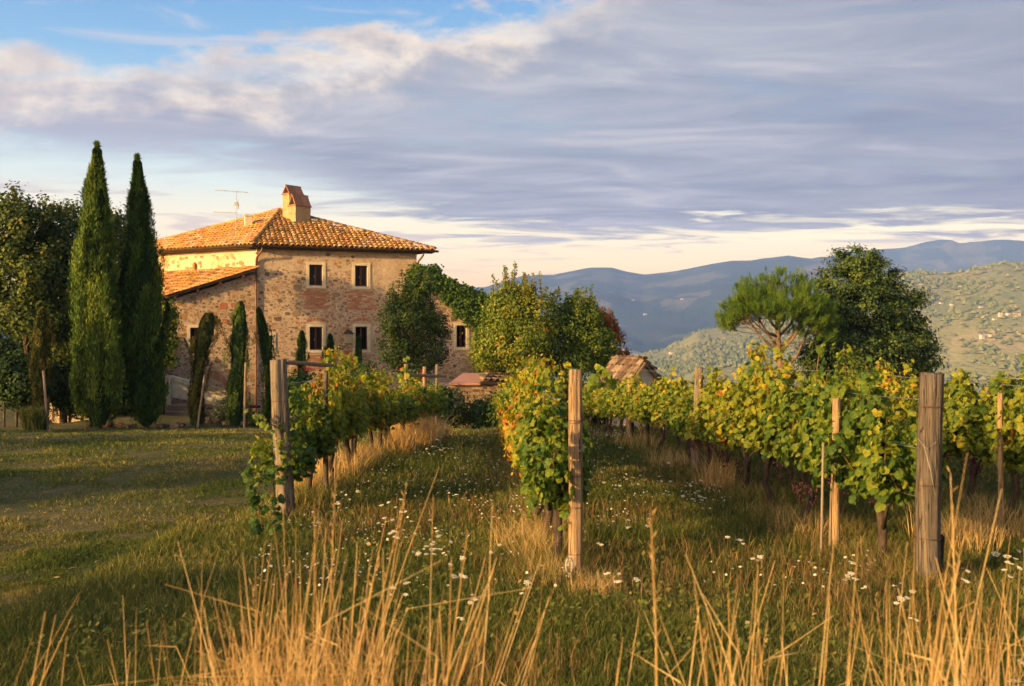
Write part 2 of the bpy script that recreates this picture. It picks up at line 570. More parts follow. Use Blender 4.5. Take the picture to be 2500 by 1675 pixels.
M['post_warm'] = post_mat('post_wood_warm', (.20, .12, .06), (.46, .31, .17))
M['post_grey'] = post_mat('post_wood_grey', (.11, .085, .06), (.28, .22, .155))
M['post_brown'] = post_mat('post_wood_brown', (.060, .048, .038), (.175, .140, .108))
M['wire'] = noise_mat('galvanised_wire', [(0.3, (.25, .24, .22)), (0.7, (.42, .40, .36))], 30, rough=.45, metal=.7)
M['rust'] = noise_mat('rusty_wire', [(0.3, (.05, .03, .02)), (0.7, (.12, .07, .045))], 30, rough=.7)
M['plaster'] = None


def wall_mat(name, base_stops, patch, pscale=0.9, bump=1.0, grit=(.24, .165, .105)):
    m, t = new_mat(name)
    pos = geo_pos(t)
    a = t.noise(pos, 1.1, 6, 0.65, 0.5)
    b = t.noise(pos, 7.0, 6, 0.7, 0.3)
    c = t.ramp(t.m('ADD', t.m('MULTIPLY', a, .6), t.m('MULTIPLY', b, .4)), base_stops)
    pt = t.noise(pos, pscale, 7, 0.7, 1.0)
    c = t.mix(t.smooth(pt, 0.53, 0.60, 0.0, 0.75), c, patch)
    g = t.noise(pos, 13.0, 5, 0.7, 1.2)
    c = t.mix(t.smooth(g, 0.56, 0.66, 0.0, 0.65), c, grit)
    h = t.m('ADD', t.m('MULTIPLY', b, 0.8), t.m('MULTIPLY', t.smooth(g, 0.50, 0.66), -0.9))
    finish(t, c, 0.92, 0.15, h, bump, 0.05)
    return m


M['plaster'] = wall_mat('lime_plaster_rubble', [(0.3, (.37, .255, .16)), (0.5, (.50, .365, .24)), (0.7, (.61, .465, .32))], (.42, .28, .16), 0.9, 0.6)
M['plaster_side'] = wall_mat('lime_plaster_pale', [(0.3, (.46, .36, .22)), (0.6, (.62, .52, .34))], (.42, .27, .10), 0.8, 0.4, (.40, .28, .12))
M['plaster_smooth'] = wall_mat('smooth_plaster', [(0.3, (.40, .33, .25)), (0.7, (.52, .44, .34))], (.34, .28, .21), 0.6, 0.25, (.34, .28, .21))
M['rubble'] = wall_mat('rubble_mortar', [(0.3, (.24, .17, .11)), (0.6, (.38, .29, .20))], (.28, .19, .12), 1.4, .8)
M['stone'] = None


def piece_mat(name, stops, nscale=9.0, rough=0.85, bstr=0.6, lichen=None, namount=0.35, bdist=0.02):
    """a laid piece: colour picked by its own tint, mottled by noise"""
    m, t = new_mat(name)
    pos = geo_pos(t)
    nz = t.noise(pos, nscale, 6, 0.7)
    f = t.m('ADD', tint_out(t), t.m('MULTIPLY', t.m('SUBTRACT', nz, 0.5), namount))
    c = t.ramp(f, stops)
    if lichen is not None:
        ln = t.noise(pos, lichen[1], 6, 0.7, 0.6)
        c = t.mix(t.smooth(ln, lichen[2], lichen[2] + 0.13, 0.0, lichen[3]), c, lichen[0])
    finish(t, c, rough, 0.2, t.noise(pos, nscale * 4, 5, 0.7), bstr, bdist)
    return m


M['stone'] = piece_mat('field_stone', [(0.0, (.11, .068, .042)), (0.25, (.19, .12, .07)), (0.5, (.29, .195, .115)), (0.7, (.34, .19, .075)), (0.85, (.42, .30, .19)), (1.0, (.36, .12, .05))], 8)
M['brick'] = piece_mat('clay_brick', [(0.0, (.24, .10, .055)), (0.5, (.36, .16, .085)), (1.0, (.46, .28, .17))], 10)
M['tile'] = piece_mat('barrel_tile', [(0.0, (.15, .075, .04)), (0.3, (.32, .145, .07)), (0.6, (.42, .20, .095)), (0.85, (.46, .29, .15)), (1.0, (.42, .34, .22))], 6, lichen=((.50, .30, .05), 4.2, 0.46, 0.8))
M['tile_red'] = piece_mat('barrel_tile_red', [(0.0, (.18, .08, .04)), (0.3, (.38, .165, .065)), (0.6, (.50, .23, .08)), (0.85, (.48, .30, .16)), (1.0, (.44, .36, .25))], 6, lichen=((.52, .30, .05), 2.2, 0.46, 0.8))
M['tile_grey'] = piece_mat('barrel_tile_grey', [(0.0, (.06, .04, .03)), (0.4, (.12, .075, .05)), (0.7, (.18, .115, .08)), (1.0, (.24, .18, .13))], 6, lichen=((.34, .20, .05), 2.6, 0.58, 0.6))
M['frame_stone'] = noise_mat('pale_stone_frame', [(0.3, (.50, .41, .27)), (0.7, (.62, .53, .37))], 5, bstr=.2)
M['wood_dark'] = noise_mat('brown_casement', [(0.3, (.07, .022, .010)), (0.7, (.14, .048, .02))], 20, rough=.5, bstr=.1)
M['gutter'] = noise_mat('old_copper_gutter', [(0.3, (.035, .024, .018)), (0.7, (.085, .055, .04))], 5, rough=.55, bstr=.1, metal=.3)
M['pipe'] = noise_mat('copper_downpipe', [(0.3, (.13, .06, .035)), (0.7, (.24, .12, .06))], 5, rough=.5, bstr=.1, metal=.4)
M['eave'] = noise_mat('eave_underside', [(0.3, (.12, .08, .05)), (0.7, (.24, .17, .11))], 5)
M['chimney'] = wall_mat('chimney_render', [(0.3, (.30, .20, .10)), (0.6, (.46, .34, .18))], (.42, .24, .07), 1.6, 0.5, (.22, .15, .08))
M['antenna'] = noise_mat('antenna_metal', [(0.3, (.30, .28, .24)), (0.7, (.45, .42, .36))], 20, rough=.5, metal=.5)
M['dark'] = noise_mat('dark_interior', [(0.3, (.012, .009, .007)), (0.7, (.02, .014, .010))], 5)
M['salmon'] = noise_mat('salmon_sheet_roof', [(0.3, (.42, .20, .13)), (0.7, (.52, .27, .19))], 3, bstr=.1)
M['soil'] = noise_mat('dry_soil', [(0.3, (.045, .03, .02)), (0.7, (.13, .09, .06))], 3)
M['woodland'] = leaf_mat('far_woodland', [(0.0, (.10, .13, .05)), (0.5, (.18, .20, .07)), (0.85, (.26, .25, .09)), (1.0, (.34, .30, .12))], 0.15, 0.8, 0.05, 0.0)
M['farwall'] = noise_mat('far_pale_wall', [(0.3, (.50, .42, .32)), (0.7, (.66, .58, .46))], 0.2)
M['farroof'] = noise_mat('far_tile_roof', [(0.3, (.28, .13, .08)), (0.7, (.40, .22, .14))], 0.2)

m, t = new_mat('window_glass')
bs = finish(t, (.012, .010, .009), 0.10, 0.12)
M['glass'] = m
m, t = new_mat('lantern_glass')
bs = finish(t, (.40, .33, .22), 0.25, 0.5)
M['lantern_glass'] = m

# lawn, weeds and bare soil under the grass blades
m, t = new_mat('ground_turf')
pos = geo_pos(t)
n1 = t.noise(pos, 0.55, 6, 0.6, 0.4)
n2 = t.noise(pos, 5.0, 6, 0.7)
n3 = t.noise(pos, 40.0, 4, 0.7)
f = t.m('ADD', t.m('MULTIPLY', n1, .5), t.m('MULTIPLY', n2, .5))
c = t.ramp(f, [(0.30, (.060, .074, .022)), (0.45, (.105, .105, .036)), (0.56, (.18, .14, .065)), (0.68, (.25, .19, .11))])
c = t.mix(t.smooth(n3, 0.3, 0.7, 0.0, 0.5), c, t.mix(1.0, c, (.45, .5, .45), 'MULTIPLY'))
finish(t, c, 0.95, 0.1, t.m('ADD', n2, t.m('MULTIPLY', n3, .6)), 1.0, 0.06)
M['turf'] = m


def hill_mat(name, stops, fields, sc):
    m, t = new_mat(name)
    pos = geo_pos(t)
    n1 = t.noise(pos, 0.0022 * sc, 8, 0.68, 0.6)
    n2 = t.noise(pos, 0.02 * sc, 6, 0.7, 0.3)
    v = t.n('ShaderNodeTexVoronoi', feature='F1')
    v.inputs['Scale'].default_value = 0.0075 * sc
    t.l(pos, v.inputs['Vector'])
    vc = t.n('ShaderNodeSeparateColor'); t.l(v.outputs['Color'], vc.inputs[0])
    f = t.m('ADD', t.m('MULTIPLY', n1, .62), t.m('MULTIPLY', n2, .38))
    c = t.ramp(f, stops)
    isf = t.m('MULTIPLY', t.smooth(vc.outputs[0], 0.50, 0.56), t.smooth(n1, 0.42, 0.52))
    fc = t.ramp(vc.outputs[1], fields)
    fc = t.mix(t.smooth(n2, 0.3, 0.7, 0, 0.5), fc, t.mix(1.0, fc, (.7, .75, .7), 'MULTIPLY'))
    c = t.mix(t.m('MULTIPLY', isf, 0.85), c, fc)
    vt = t.n('ShaderNodeTexVoronoi', feature='F1')
    vt.inputs['Scale'].default_value = 0.09 * sc
    t.l(pos, vt.inputs['Vector'])
    finish(t, c, 0.95, 0.05, t.m('SUBTRACT', n2, t.m('MULTIPLY', vt.outputs['Distance'], .8)), 0.5, 4.0 / sc)
    return m


M['hill'] = hill_mat('hillside_cover', [(0.3, (.15, .17, .06)), (0.5, (.24, .24, .09)), (0.62, (.34, .30, .12)), (0.75, (.48, .38, .18))],
                     [(0.0, (.40, .31, .13)), (0.4, (.26, .26, .08)), (0.7, (.44, .33, .17)), (1.0, (.30, .30, .10))], 1.0)
M['mountain'] = hill_mat('mountain_cover', [(0.3, (.022, .034, .018)), (0.5, (.040, .052, .026)), (0.66, (.065, .070, .036)), (0.8, (.13, .12, .08))],
                         [(0.0, (.16, .14, .08)), (0.5, (.10, .11, .05)), (1.0, (.20, .16, .10))], 0.6)

# ------------------------------------------------------------------ ground, hills, mountains: one polar sheet in three rings
fr = 35.0
az_in = np.radians(np.arange(-fr, fr + 0.001, 0.16))
az_out = np.radians(np.arange(fr + 3, 360 - fr - 0.1, 3.0))
AZ = np.concatenate([az_in, az_out])
RAD = np.concatenate([[0.01], np.geomspace(1.2, 75, 95), np.geomspace(80, 10450, 190)])
nA = len(AZ)


def ring_mesh(name, i0, i1, mat):
    rr = RAD[i0:i1 + 1]
    A, Rr = np.meshgrid(AZ, rr)
    X = Rr * np.sin(A); Y = Rr * np.cos(A)
    Z = terrain_z(X, Y)
    V = np.stack([X, Y, Z], -1).reshape(-1, 3)
    i, j = np.meshgrid(np.arange(len(rr) - 1), np.arange(nA), indexing='ij')
    j2 = (j + 1) % nA
    F = np.stack([i * nA + j, (i + 1) * nA + j, (i + 1) * nA + j2, i * nA + j2], -1).reshape(-1, 4)
    o = link_mesh(name, raw_mesh(name, V, [F[:, ::-1]], mat, None, True))
    return tag(o, kind='structure')


iN = int(np.searchsorted(RAD, 76)); iH = int(np.searchsorted(RAD, 3900)); iM = len(RAD) - 1
tag(ring_mesh('ground', 0, iN, M['turf']), 'sloping lawn and weedy ground under the vineyard rows')
tag(ring_mesh('hills', iN, iH, M['hill']), 'green wooded hillside with small fields across the valley')
tag(ring_mesh('mountains', iH, iM, M['mountain']), 'blue hazy mountain ridges on the skyline')

# haze filling the valley
mb = MB()
zmin, ztop = -420.0, 1060.0
mb.box((0, 0, (zmin + ztop) / 2), (21600, 21600, ztop - zmin))
hm = bpy.data.materials.new('valley_haze'); hm.use_nodes = True
ht = NT(hm.node_tree)
pv = ht.n('ShaderNodeVolumePrincipled')
pv.inputs['Color'].default_value = (0.21, 0.39, 1.0, 1)
pv.inputs['Density'].default_value = HAZE_DENSITY
pv.inputs['Anisotropy'].default_value = 0.0
ho = ht.n('ShaderNodeOutputMaterial')
ht.l(pv.outputs[0], ho.inputs['Volume'])
tag(mb.build('haze', hm), 'pale blue haze lying in the valley air', kind='stuff')


# ------------------------------------------------------------------ foliage tools
def unit(v):
    return v / np.maximum(np.linalg.norm(v, axis=-1, keepdims=True), 1e-9)


def rand_unit(n, rng):
    return unit(rng.normal(size=(n, 3)))


def place_leaves(P, Nrm, Up, size, shape, faces, rng):
    """shape (k,3): x across, y along the leaf, z off its face"""
    n = len(P)
    Nn = unit(Nrm)
    U = unit(Up - (Up * Nn).sum(-1, keepdims=True) * Nn)
    S = np.cross(U, Nn)
    sh = np.asarray(shape)
    k = len(sh)
    V = P[:, None, :] + size[:, None, None] * (sh[None, :, 0:1] * S[:, None, :] + sh[None, :, 1:2] * U[:, None, :] + sh[None, :, 2:3] * Nn[:, None, :])
    F = np.asarray(faces)
    Fa = (np.arange(n)[:, None, None] * k + F[None]).reshape(-1, F.shape[1])
    return V.reshape(-1, 3), Fa, len(F)


DIAMOND = ([(0, 0, 0), (.42, .5, .08), (0, 1, 0), (-.42, .5, .08)], [(0, 1, 2, 3)])
NARROW = ([(0, 0, 0), (.10, .45, .02), (0, 1, 0), (-.10, .45, .02)], [(0, 1, 2, 3)])
NEEDLE = ([(-.03, 0, 0), (.03, 0, 0), (0, 1, 0)], [(0, 1, 2)])
_ol = [(0.0, 0.04), (.28, -.12), (.48, .06), (.47, .24), (.56, .46), (.38, .62), (.24, .78), (0, .95), (-.24, .78), (-.38, .62), (-.56, .46), (-.47, .24), (-.48, .06), (-.28, -.12)]
VINE_HI = ([(0, .32, .10)] + [(x, y, -.26 * abs(x) ** 1.5 - .22 * max(0, y - .4) ** 1.5 + (.05 if k_ % 3 == 0 else -.03)) for k_, (x, y) in enumerate(_ol)], [(0, i + 1, (i + 1) % 14 + 1) for i in range(14)])
_om = [(0, 0), (.42, -.08), (.52, .42), (.2, .68), (0, .98), (-.2, .68), (-.52, .42), (-.42, -.08)]
VINE_MID = ([(0, .32, .10)] + [(x, y, -.20 * abs(x) ** 1.5 - .15 * max(0, y - .4) + (.04 if k_ % 2 else -.03)) for k_, (x, y) in enumerate(_om)], [(0, i + 1, (i + 1) % 8 + 1) for i in range(8)])


def leaf_mesh(name, parts, mat):
    """parts: list of (V, F, tint per face)"""
    off = 0
    Vs, Fs, Ts = [], {}, {}
    for V, F, T in parts:
        Vs.append(V)
        k = F.shape[1]
        Fs.setdefault(k, []).append(F + off)
        Ts.setdefault(k, []).append(T)
        off += len(V)
    ks = sorted(Fs)
    return raw_mesh(name, np.concatenate(Vs), [np.concatenate(Fs[k]) for k in ks], mat, np.concatenate([np.concatenate(Ts[k]) for k in ks]))


# ------------------------------------------------------------------ the farmhouse
W0 = Vector((-10.75, 42.0, 0))
TH = R(19.4)
FD = Vector((math.cos(TH), math.sin(TH), 0))
FN = Vector((math.sin(TH), -math.cos(TH), 0))       # out of the facade
SD = Vector((-math.cos(R(28)), math.sin(R(28)), 0))
SN = Vector((-math.sin(R(28)), -math.cos(R(28)), 0))
GROUND_Z = -2.3


def fp(x, y):
    """photo pixel to (u, z) on the facade plane"""
    s = (x - CX) / FPX
    # W0 + u FD = (s*Y, Y)
    u = (s * W0.y - W0.x) / (FD.x - s * FD.y)
    Y = W0.y + u * FD.y
    return u, CAMZ - (y - CY) / FPX * Y


def fw(u, v, z):
    p = W0 + FD * u + FN * v
    return (p.x, p.y, z)


house = thing('farmhouse', 'old two-storey stone farmhouse with hipped tile roof and double chimney behind the vines', 'farmhouse', (-7.5, 45.0, -1.7))
H_TOP = 5.98
U_L, U_R, U_W = -3.62, 6.9, 10.6


def verge_l(u):          # lean-to roof underside on the facade plane
    return 4.96 + (u / 3.62) * 1.24


def verge_r(u):
    return 5.10 - (u - 6.9) / 3.3 * 1.30


wins = []     # (u0,u1,z0,z1) outer stone frame
for (x0, x1, y0, y1) in [(748, 794.5, 639, 704.5), (860, 904, 641.5, 706.5), (749, 794.5, 791, 861), (861, 904, 791, 860.5), (457, 497, 793, 870), (643, 673, 812, 862), (1108, 1145, 788, 854)]:
    ua, za = fp(x0, y0); ub, zb = fp(x1, y1)
    wins.append((ua, ub, zb, za))
FR = 0.115   # stone frame width
holes = [(a + FR, b - FR, c + FR, d - FR) for a, b, c, d in wins]
# arched cellar door beside the parapet
ARC = (fp(492, 0)[0], fp(546, 0)[0])


def wall_region(mb, u0, u1, top, tint=0.5):
    cuts = sorted(set([u0, u1] + [h[0] for h in holes if u0 < h[0] < u1] + [h[1] for h in holes if u0 < h[1] < u1]))
    for a, b in zip(cuts[:-1], cuts[1:]):
        mid = (a + b) / 2
        hs = sorted([h for h in holes if h[0] < mid < h[1]], key=lambda h: h[2])
        z = GROUND_Z
        for h in hs:
            mb.add([fw(a, 0, z), fw(b, 0, z), fw(b, 0, h[2]), fw(a, 0, h[2])], [(0, 1, 2, 3)], tint)
            z = h[3]
        mb.add([fw(a, 0, z), fw(b, 0, z), fw(b, 0, top(b)), fw(a, 0, top(a))], [(0, 1, 2, 3)], tint)


mb = MB()
wall_region(mb, 0.0, U_R, lambda u: H_TOP)
wall_region(mb, U_L, 0.0, verge_l)
wall_region(mb, U_R, U_W, verge_r)
# reveals
for a, b, c, d in holes:
    q = -0.26
    mb.add([fw(a, 0, c), fw(a, 0, d), fw(a, q, d), fw(a, q, c)], [(0, 1, 2, 3)])
    mb.add([fw(b, 0, d), fw(b, 0, c), fw(b, q, c), fw(b, q, d)], [(0, 1, 2, 3)])
    mb.add([fw(a, 0, d), fw(b, 0, d), fw(b, q, d), fw(a, q, d)], [(0, 1, 2, 3)])
    mb.add([fw(b, 0, c), fw(a, 0, c), fw(a, q, c), fw(b, q, c)], [(0, 1, 2, 3)])
front = mb.build('front_wall', M['plaster'], house)

# eaves plan
EZ = 6.08
E0 = Vector((-10.87, 41.58, EZ)); E1 = Vector((-3.42, 44.2, EZ)); E3 = Vector((-18.0, 45.35, EZ)); E2 = Vector((-10.4, 52.6, EZ))
APEX = Vector((-11.0, 47.0, 8.22))
# side and back walls
S3 = W0 + SD * 7.9
B2 = Vector((-10.4, 51.9, 0)); F1 = W0 + FD * U_R


def vwall(mb, A, B, z0, z1, z1b=None):
    z1b = z1 if z1b is None else z1b
    mb.add([(A.x, A.y, z0), (B.x, B.y, z0), (B.x, B.y, z1b), (A.x, A.y, z1)], [(0, 1, 2, 3)])


mb = MB(); vwall(mb, S3, W0, GROUND_Z, H_TOP)
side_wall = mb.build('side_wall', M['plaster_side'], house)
mb = MB(); vwall(mb, F1, B2, 3.0, H_TOP); vwall(mb, B2, S3, GROUND_Z, H_TOP); vwall(mb, F1, B2, GROUND_Z, 3.0)
Lw = W0 + FD * U_L
L3 = Lw + SD * 8.0
vwall(mb, L3, Lw, GROUND_Z, 3.72); vwall(mb, S3 + SD * 0.3, L3, GROUND_Z, 3.7)
Rw = W0 + FD * U_W
R3 = Rw - FN * 7.0
vwall(mb, Rw, R3, GROUND_Z, 3.6); vwall(mb, R3, F1 - FN * 7.0, GROUND_Z, 3.6)
mb.build('rear_wall', M['rubble'], house)

# quoins of dressed stone at the sunlit corner
mb_q = None
rq = random.Random(3)
for k in range(5):
    z0 = 5.08 + k * 0.175
    ln = 0.42 if k % 2 else 0.26
    m1 = MB()
    pts = []
    for zz in (z0 + .006, z0 + .17):
        for a, b in ((-0.0, 0.0), (ln, 0.0), (ln, 0.02), (0.0, 0.02)):
            p = W0 + SD * a + SN * b
            pts.append((p.x, p.y, zz))
    m1.add(pts, [(3, 2, 1, 0), (4, 5, 6, 7), (0, 1, 5, 4), (1, 2, 6, 5), (2, 3, 7, 6), (3, 0, 4, 7)], 0.85)
    m1.build('quoin', M['frame_stone'], house)

# --- windows
for wi, (a, b, c, d) in enumerate(wins):
    p = fw((a + b) / 2, 0, c)
    wn = MB()
    # stone surround: four blocks butted, 3 cm proud
    def blk(mb, u0, u1, z0, z1, v0=-0.02, v1=0.03):
        pts = [fw(u, v, z) for z in (z0, z1) for (u, v) in ((u0, v1), (u1, v1), (u1, v0), (u0, v0))]
        mb.add(pts, [(3, 2, 1, 0), (4, 5, 6, 7), (0, 1, 5, 4), (1, 2, 6, 5), (2, 3, 7, 6), (3, 0, 4, 7)])
    blk(wn, a, b, d - FR, d); blk(wn, a - .012, b + .012, c, c + FR, -0.02, 0.045)
    blk(wn, a, a + FR, c + FR, d - FR); blk(wn, b - FR, b, c + FR, d - FR)
    for (u0, u1) in ((a + FR - .001, a + FR + .006), (b - FR - .006, b - FR + .001)):
        blk(wn, u0, u1, c + FR, d - FR, -0.15, 0.028)
    win = wn.build('window', M['frame_stone'], house)
    cs = MB()
    ia, ib, ic, id_ = a + FR, b - FR, c + FR, d - FR
    v0, v1 = -0.21, -0.15
    blk(cs, ia, ib, id_ - .05, id_, v0, v1); blk(cs, ia, ib, ic, ic + .06, v0, v1)
    blk(cs, ia, ia + .045, ic + .06, id_ - .05, v0, v1); blk(cs, ib - .045, ib, ic + .06, id_ - .05, v0, v1)
    um = (ia + ib) / 2
    blk(cs, um - .035, um + .035, ic + .06, id_ - .05, v0, v1 + .012)
    cs.build('casement', M['wood_dark'], win)
    for (u0, u1) in ((ia + .045, um - .035), (um + .035, ib - .045)):
        gl = MB()
        gl.add([fw(u0, -.185, ic + .06), fw(u1, -.185, ic + .06), fw(u1, -.185, id_ - .05), fw(u0, -.185, id_ - .05)], [(0, 1, 2, 3)])
        gl.build('pane', M['glass'], win)
    for u in (um - .055,):
        hd = MB(); hd.box(fw(u, -.13, (ic + id_) / 2 - .05), (.018, .03, .09), TH)
        hd.build('handle', M['antenna'], win)
    dk = MB()
    dk.add([fw(ia - .05, -.258, ic - .05), fw(ib + .05, -.258, ic - .05), fw(ib + .05, -.258, id_ + .05), fw(ia - .05, -.258, id_ + .05)], [(0, 1, 2, 3)])
    dk.build('dark_interior', M['dark'], win)

# --- stones set in the facade
rs = random.Random(11)
stones = []


def blocked(u, z, r):
    for a, b, c, d in wins:
        if a - r - .02 < u < b + r + .02 and c - r - .02 < z < d + r + .02:
            return True
    return False


BR = []      # brick patches (u0,u1,z0,z1)
for (x0, x1, y0, y1) in [(742, 798, 708, 756), (853, 912, 709, 758), (750, 796, 866, 905), (862, 908, 866, 880), (748, 800, 781, 789), (860, 908, 781, 789), (470, 556, 915, 935)]:
    ua, za = fp(x0, y0); ub, zb = fp(x1, y1)
    BR.append((ua, ub, zb, za))


def top_at(u):
    return verge_l(u) if u < 0 else (H_TOP if u < U_R else verge_r(u))


def dens(u, z):
    n = float(fbm(np.array([u * 0.8 + 5]), np.array([z * 0.8]), 4, 9)[0])
    base = 0.85 if u < 0 else 0.40
    if 0 <= u < 2.2 and z < 4.6: base += 0.22
    if u > U_R: base = 0.8
    if z > 5.15 and u > 0: base = 0.0
    if u > 4.5 and z > 3: base -= 0.1
    return base + n * 0.75


grid = {}
for size_lo, size_hi, tries in ((0.13, 0.22, 260), (0.085, 0.13, 1500), (0.05, 0.085, 6500), (0.028, 0.05, 12000)):
    for _ in range(tries):
        u = rs.uniform(U_L, U_W); z = rs.uniform(-1.7, 5.9)
        w_ = rs.uniform(size_lo, size_hi); h_ = w_ * rs.uniform(.5, .95)
        if z + h_ > top_at(u) - .08 or rs.random() > dens(u, z) or blocked(u, z, w_ * .8):
            continue
        if any(a - w_ < u < b + w_ and c - h_ < z < d + h_ for a, b, c, d in BR):
            continue
        key = (math.floor(u / .5), math.floor(z / .5))
        bad = False
        for i in (-1, 0, 1):
            for j in (-1, 0, 1):
                for (uu, zz, ww, hh) in grid.get((key[0] + i, key[1] + j), ()):
                    if ((u - uu) / (w_ + ww)) ** 2 + ((z - zz) / (h_ + hh)) ** 2 < 0.92:
                        bad = True
        if bad: continue
        grid.setdefault(key, []).append((u, z, w_, h_))
        stones.append((u, z, w_, h_))
stones.sort(key=lambda s: -s[2] * s[3])


def stone_geo(w_, h_, proud, rg):
    n = rg.choice((5, 6, 6, 7, 8))
    ph = rg.random() * 6.28
    outer, inner = [], []
    for i in range(n):
        a_ = ph + 2 * math.pi * (i + rg.uniform(-.22, .22)) / n
        q = 1 + rg.uniform(-.24, .18)
        e = 0.62
        cx = math.copysign(abs(math.cos(a_)) ** e, math.cos(a_)); cz = math.copysign(abs(math.sin(a_)) ** e, math.sin(a_))
        outer.append((cx * w_ * q, -.02, cz * h_ * q))
        k = .92 + rg.uniform(-.05, .03)
        inner.append((cx * w_ * q * k, proud * rg.uniform(.7, 1.1), cz * h_ * q * k))
    V = outer + inner + [(0, proud * 1.15, 0)]
    F = []
    for i in range(n):
        j = (i + 1) % n
        F.append((i, n + i, n + j, j)); F.append((n + i, 2 * n, n + j))
    return V, F


def local_to_fac(V, u, z):
    return [fw(u + x, y, z + zz) for x, y, zz in V]


def stone_tint(rg, u):
    t_ = rg.random()
    return t_ * .45 + .1 if rg.random() < .55 else rg.uniform(.45, .88) if rg.random() < .85 else 1.0


n_ind = 300
for (u, z, w_, h_) in stones[:n_ind]:
    V, F = stone_geo(w_, h_, rs.uniform(.006, .014), rs)
    m1 = MB(); m1.add(local_to_fac(V, u, z), F, stone_tint(rs, u))
    m1.build('stone', M['stone'], front)
mr = MB()
for (u, z, w_, h_) in stones[n_ind:]:
    V, F = stone_geo(w_, h_, rs.uniform(.003, .008), rs)
    mr.add(local_to_fac(V, u, z), F, stone_tint(rs, u))
tag(mr.build('small_stones', M['stone'], front), kind='stuff')

# brick patches, too small to pick apart singly
mr = MB()
for bi, (a, b, c, d) in enumerate(BR):
    z = c
    row = 0
    up = bi in (4, 5, 6)
    while z < d - (.02 if not up else -0.0) and not (up and row > 0):
        hh = .062 if not up else (d - c)
        u = a - rs.uniform(0, .2)
        while u < b:
            ww = .21 if not up else .062
            uc = u + ww / 2
            if a - .05 + rs.uniform(-.1, .1) < uc < b + .05 + rs.uniform(-.1, .1) and (up or rs.random() < .97 - .9 * max(0, float(fbm(np.array([uc * 2.2]), np.array([z * 2.2]), 3, 77)[0]) + .05)):
                lift = 0
                if up:
                    s_ = (uc - (a + b) / 2) / ((b - a) / 2)
                    lift = (.10 if bi != 6 else .42) * (1 - s_ * s_) - (.0 if bi != 6 else .25)
                pts = []
                pr = rs.uniform(.008, .014)
                for zz in (z + lift + .002, z + lift + hh - .004):
                    for (uu, vv) in ((u + .003, pr), (u + ww - .004, pr), (u + ww - .004, -.01), (u + .003, -.01)):
                        pts.append(fw(uu, vv, zz))
                if not blocked(uc, z + lift + hh / 2, .02):
                    mr.add(pts, [(3, 2, 1, 0), (4, 5, 6, 7), (0, 1, 5, 4), (1, 2, 6, 5), (2, 3, 7, 6), (3, 0, 4, 7)], rs.uniform(.25, .85))
            u += ww
        z += hh
        row += 1
tag(mr.build('brickwork', M['brick'], front), kind='stuff')

# ochre stones showing in the sunlit side wall
mr_n = 0
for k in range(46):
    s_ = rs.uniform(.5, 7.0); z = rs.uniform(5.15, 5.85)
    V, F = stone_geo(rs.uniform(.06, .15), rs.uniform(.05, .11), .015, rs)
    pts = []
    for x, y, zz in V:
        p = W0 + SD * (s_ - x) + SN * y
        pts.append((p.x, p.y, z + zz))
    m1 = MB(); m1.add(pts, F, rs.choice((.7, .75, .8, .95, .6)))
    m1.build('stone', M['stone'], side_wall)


# --- barrel tile roofs
def tile_shape(L=.42, r0=.108, r1=.078, seg=6, th=.024):
    V = []
    for (x, r) in ((0, r0), (L, r1)):
        for rr in (r, r - th):
            for i in range(seg + 1):
                a = math.pi * i / seg
                V.append((x, -math.cos(a) * rr, math.sin(a) * rr * .85))
    n = seg + 1
    F = []
    for i in range(seg):
        F.append((i, i + 1, 2 * n + i + 1, 2 * n + i))            # outer
        F.append((n + i + 1, n + i, 3 * n + i, 3 * n + i + 1))    # inner
        F.append((i + 1, i, n + i, n + i + 1))                    # front rim
    return np.array(V), F


TV, TF = tile_shape()
tile_variants = {}


def get_tile_mesh(mat, tint):
    key = (mat.name, round(tint * 8))
    if key not in tile_variants:
        b_ = MB(); b_.add(TV, TF, round(tint * 8) / 8)
        tile_variants[key] = b_.mesh('tile', mat, True)
    return tile_variants[key]


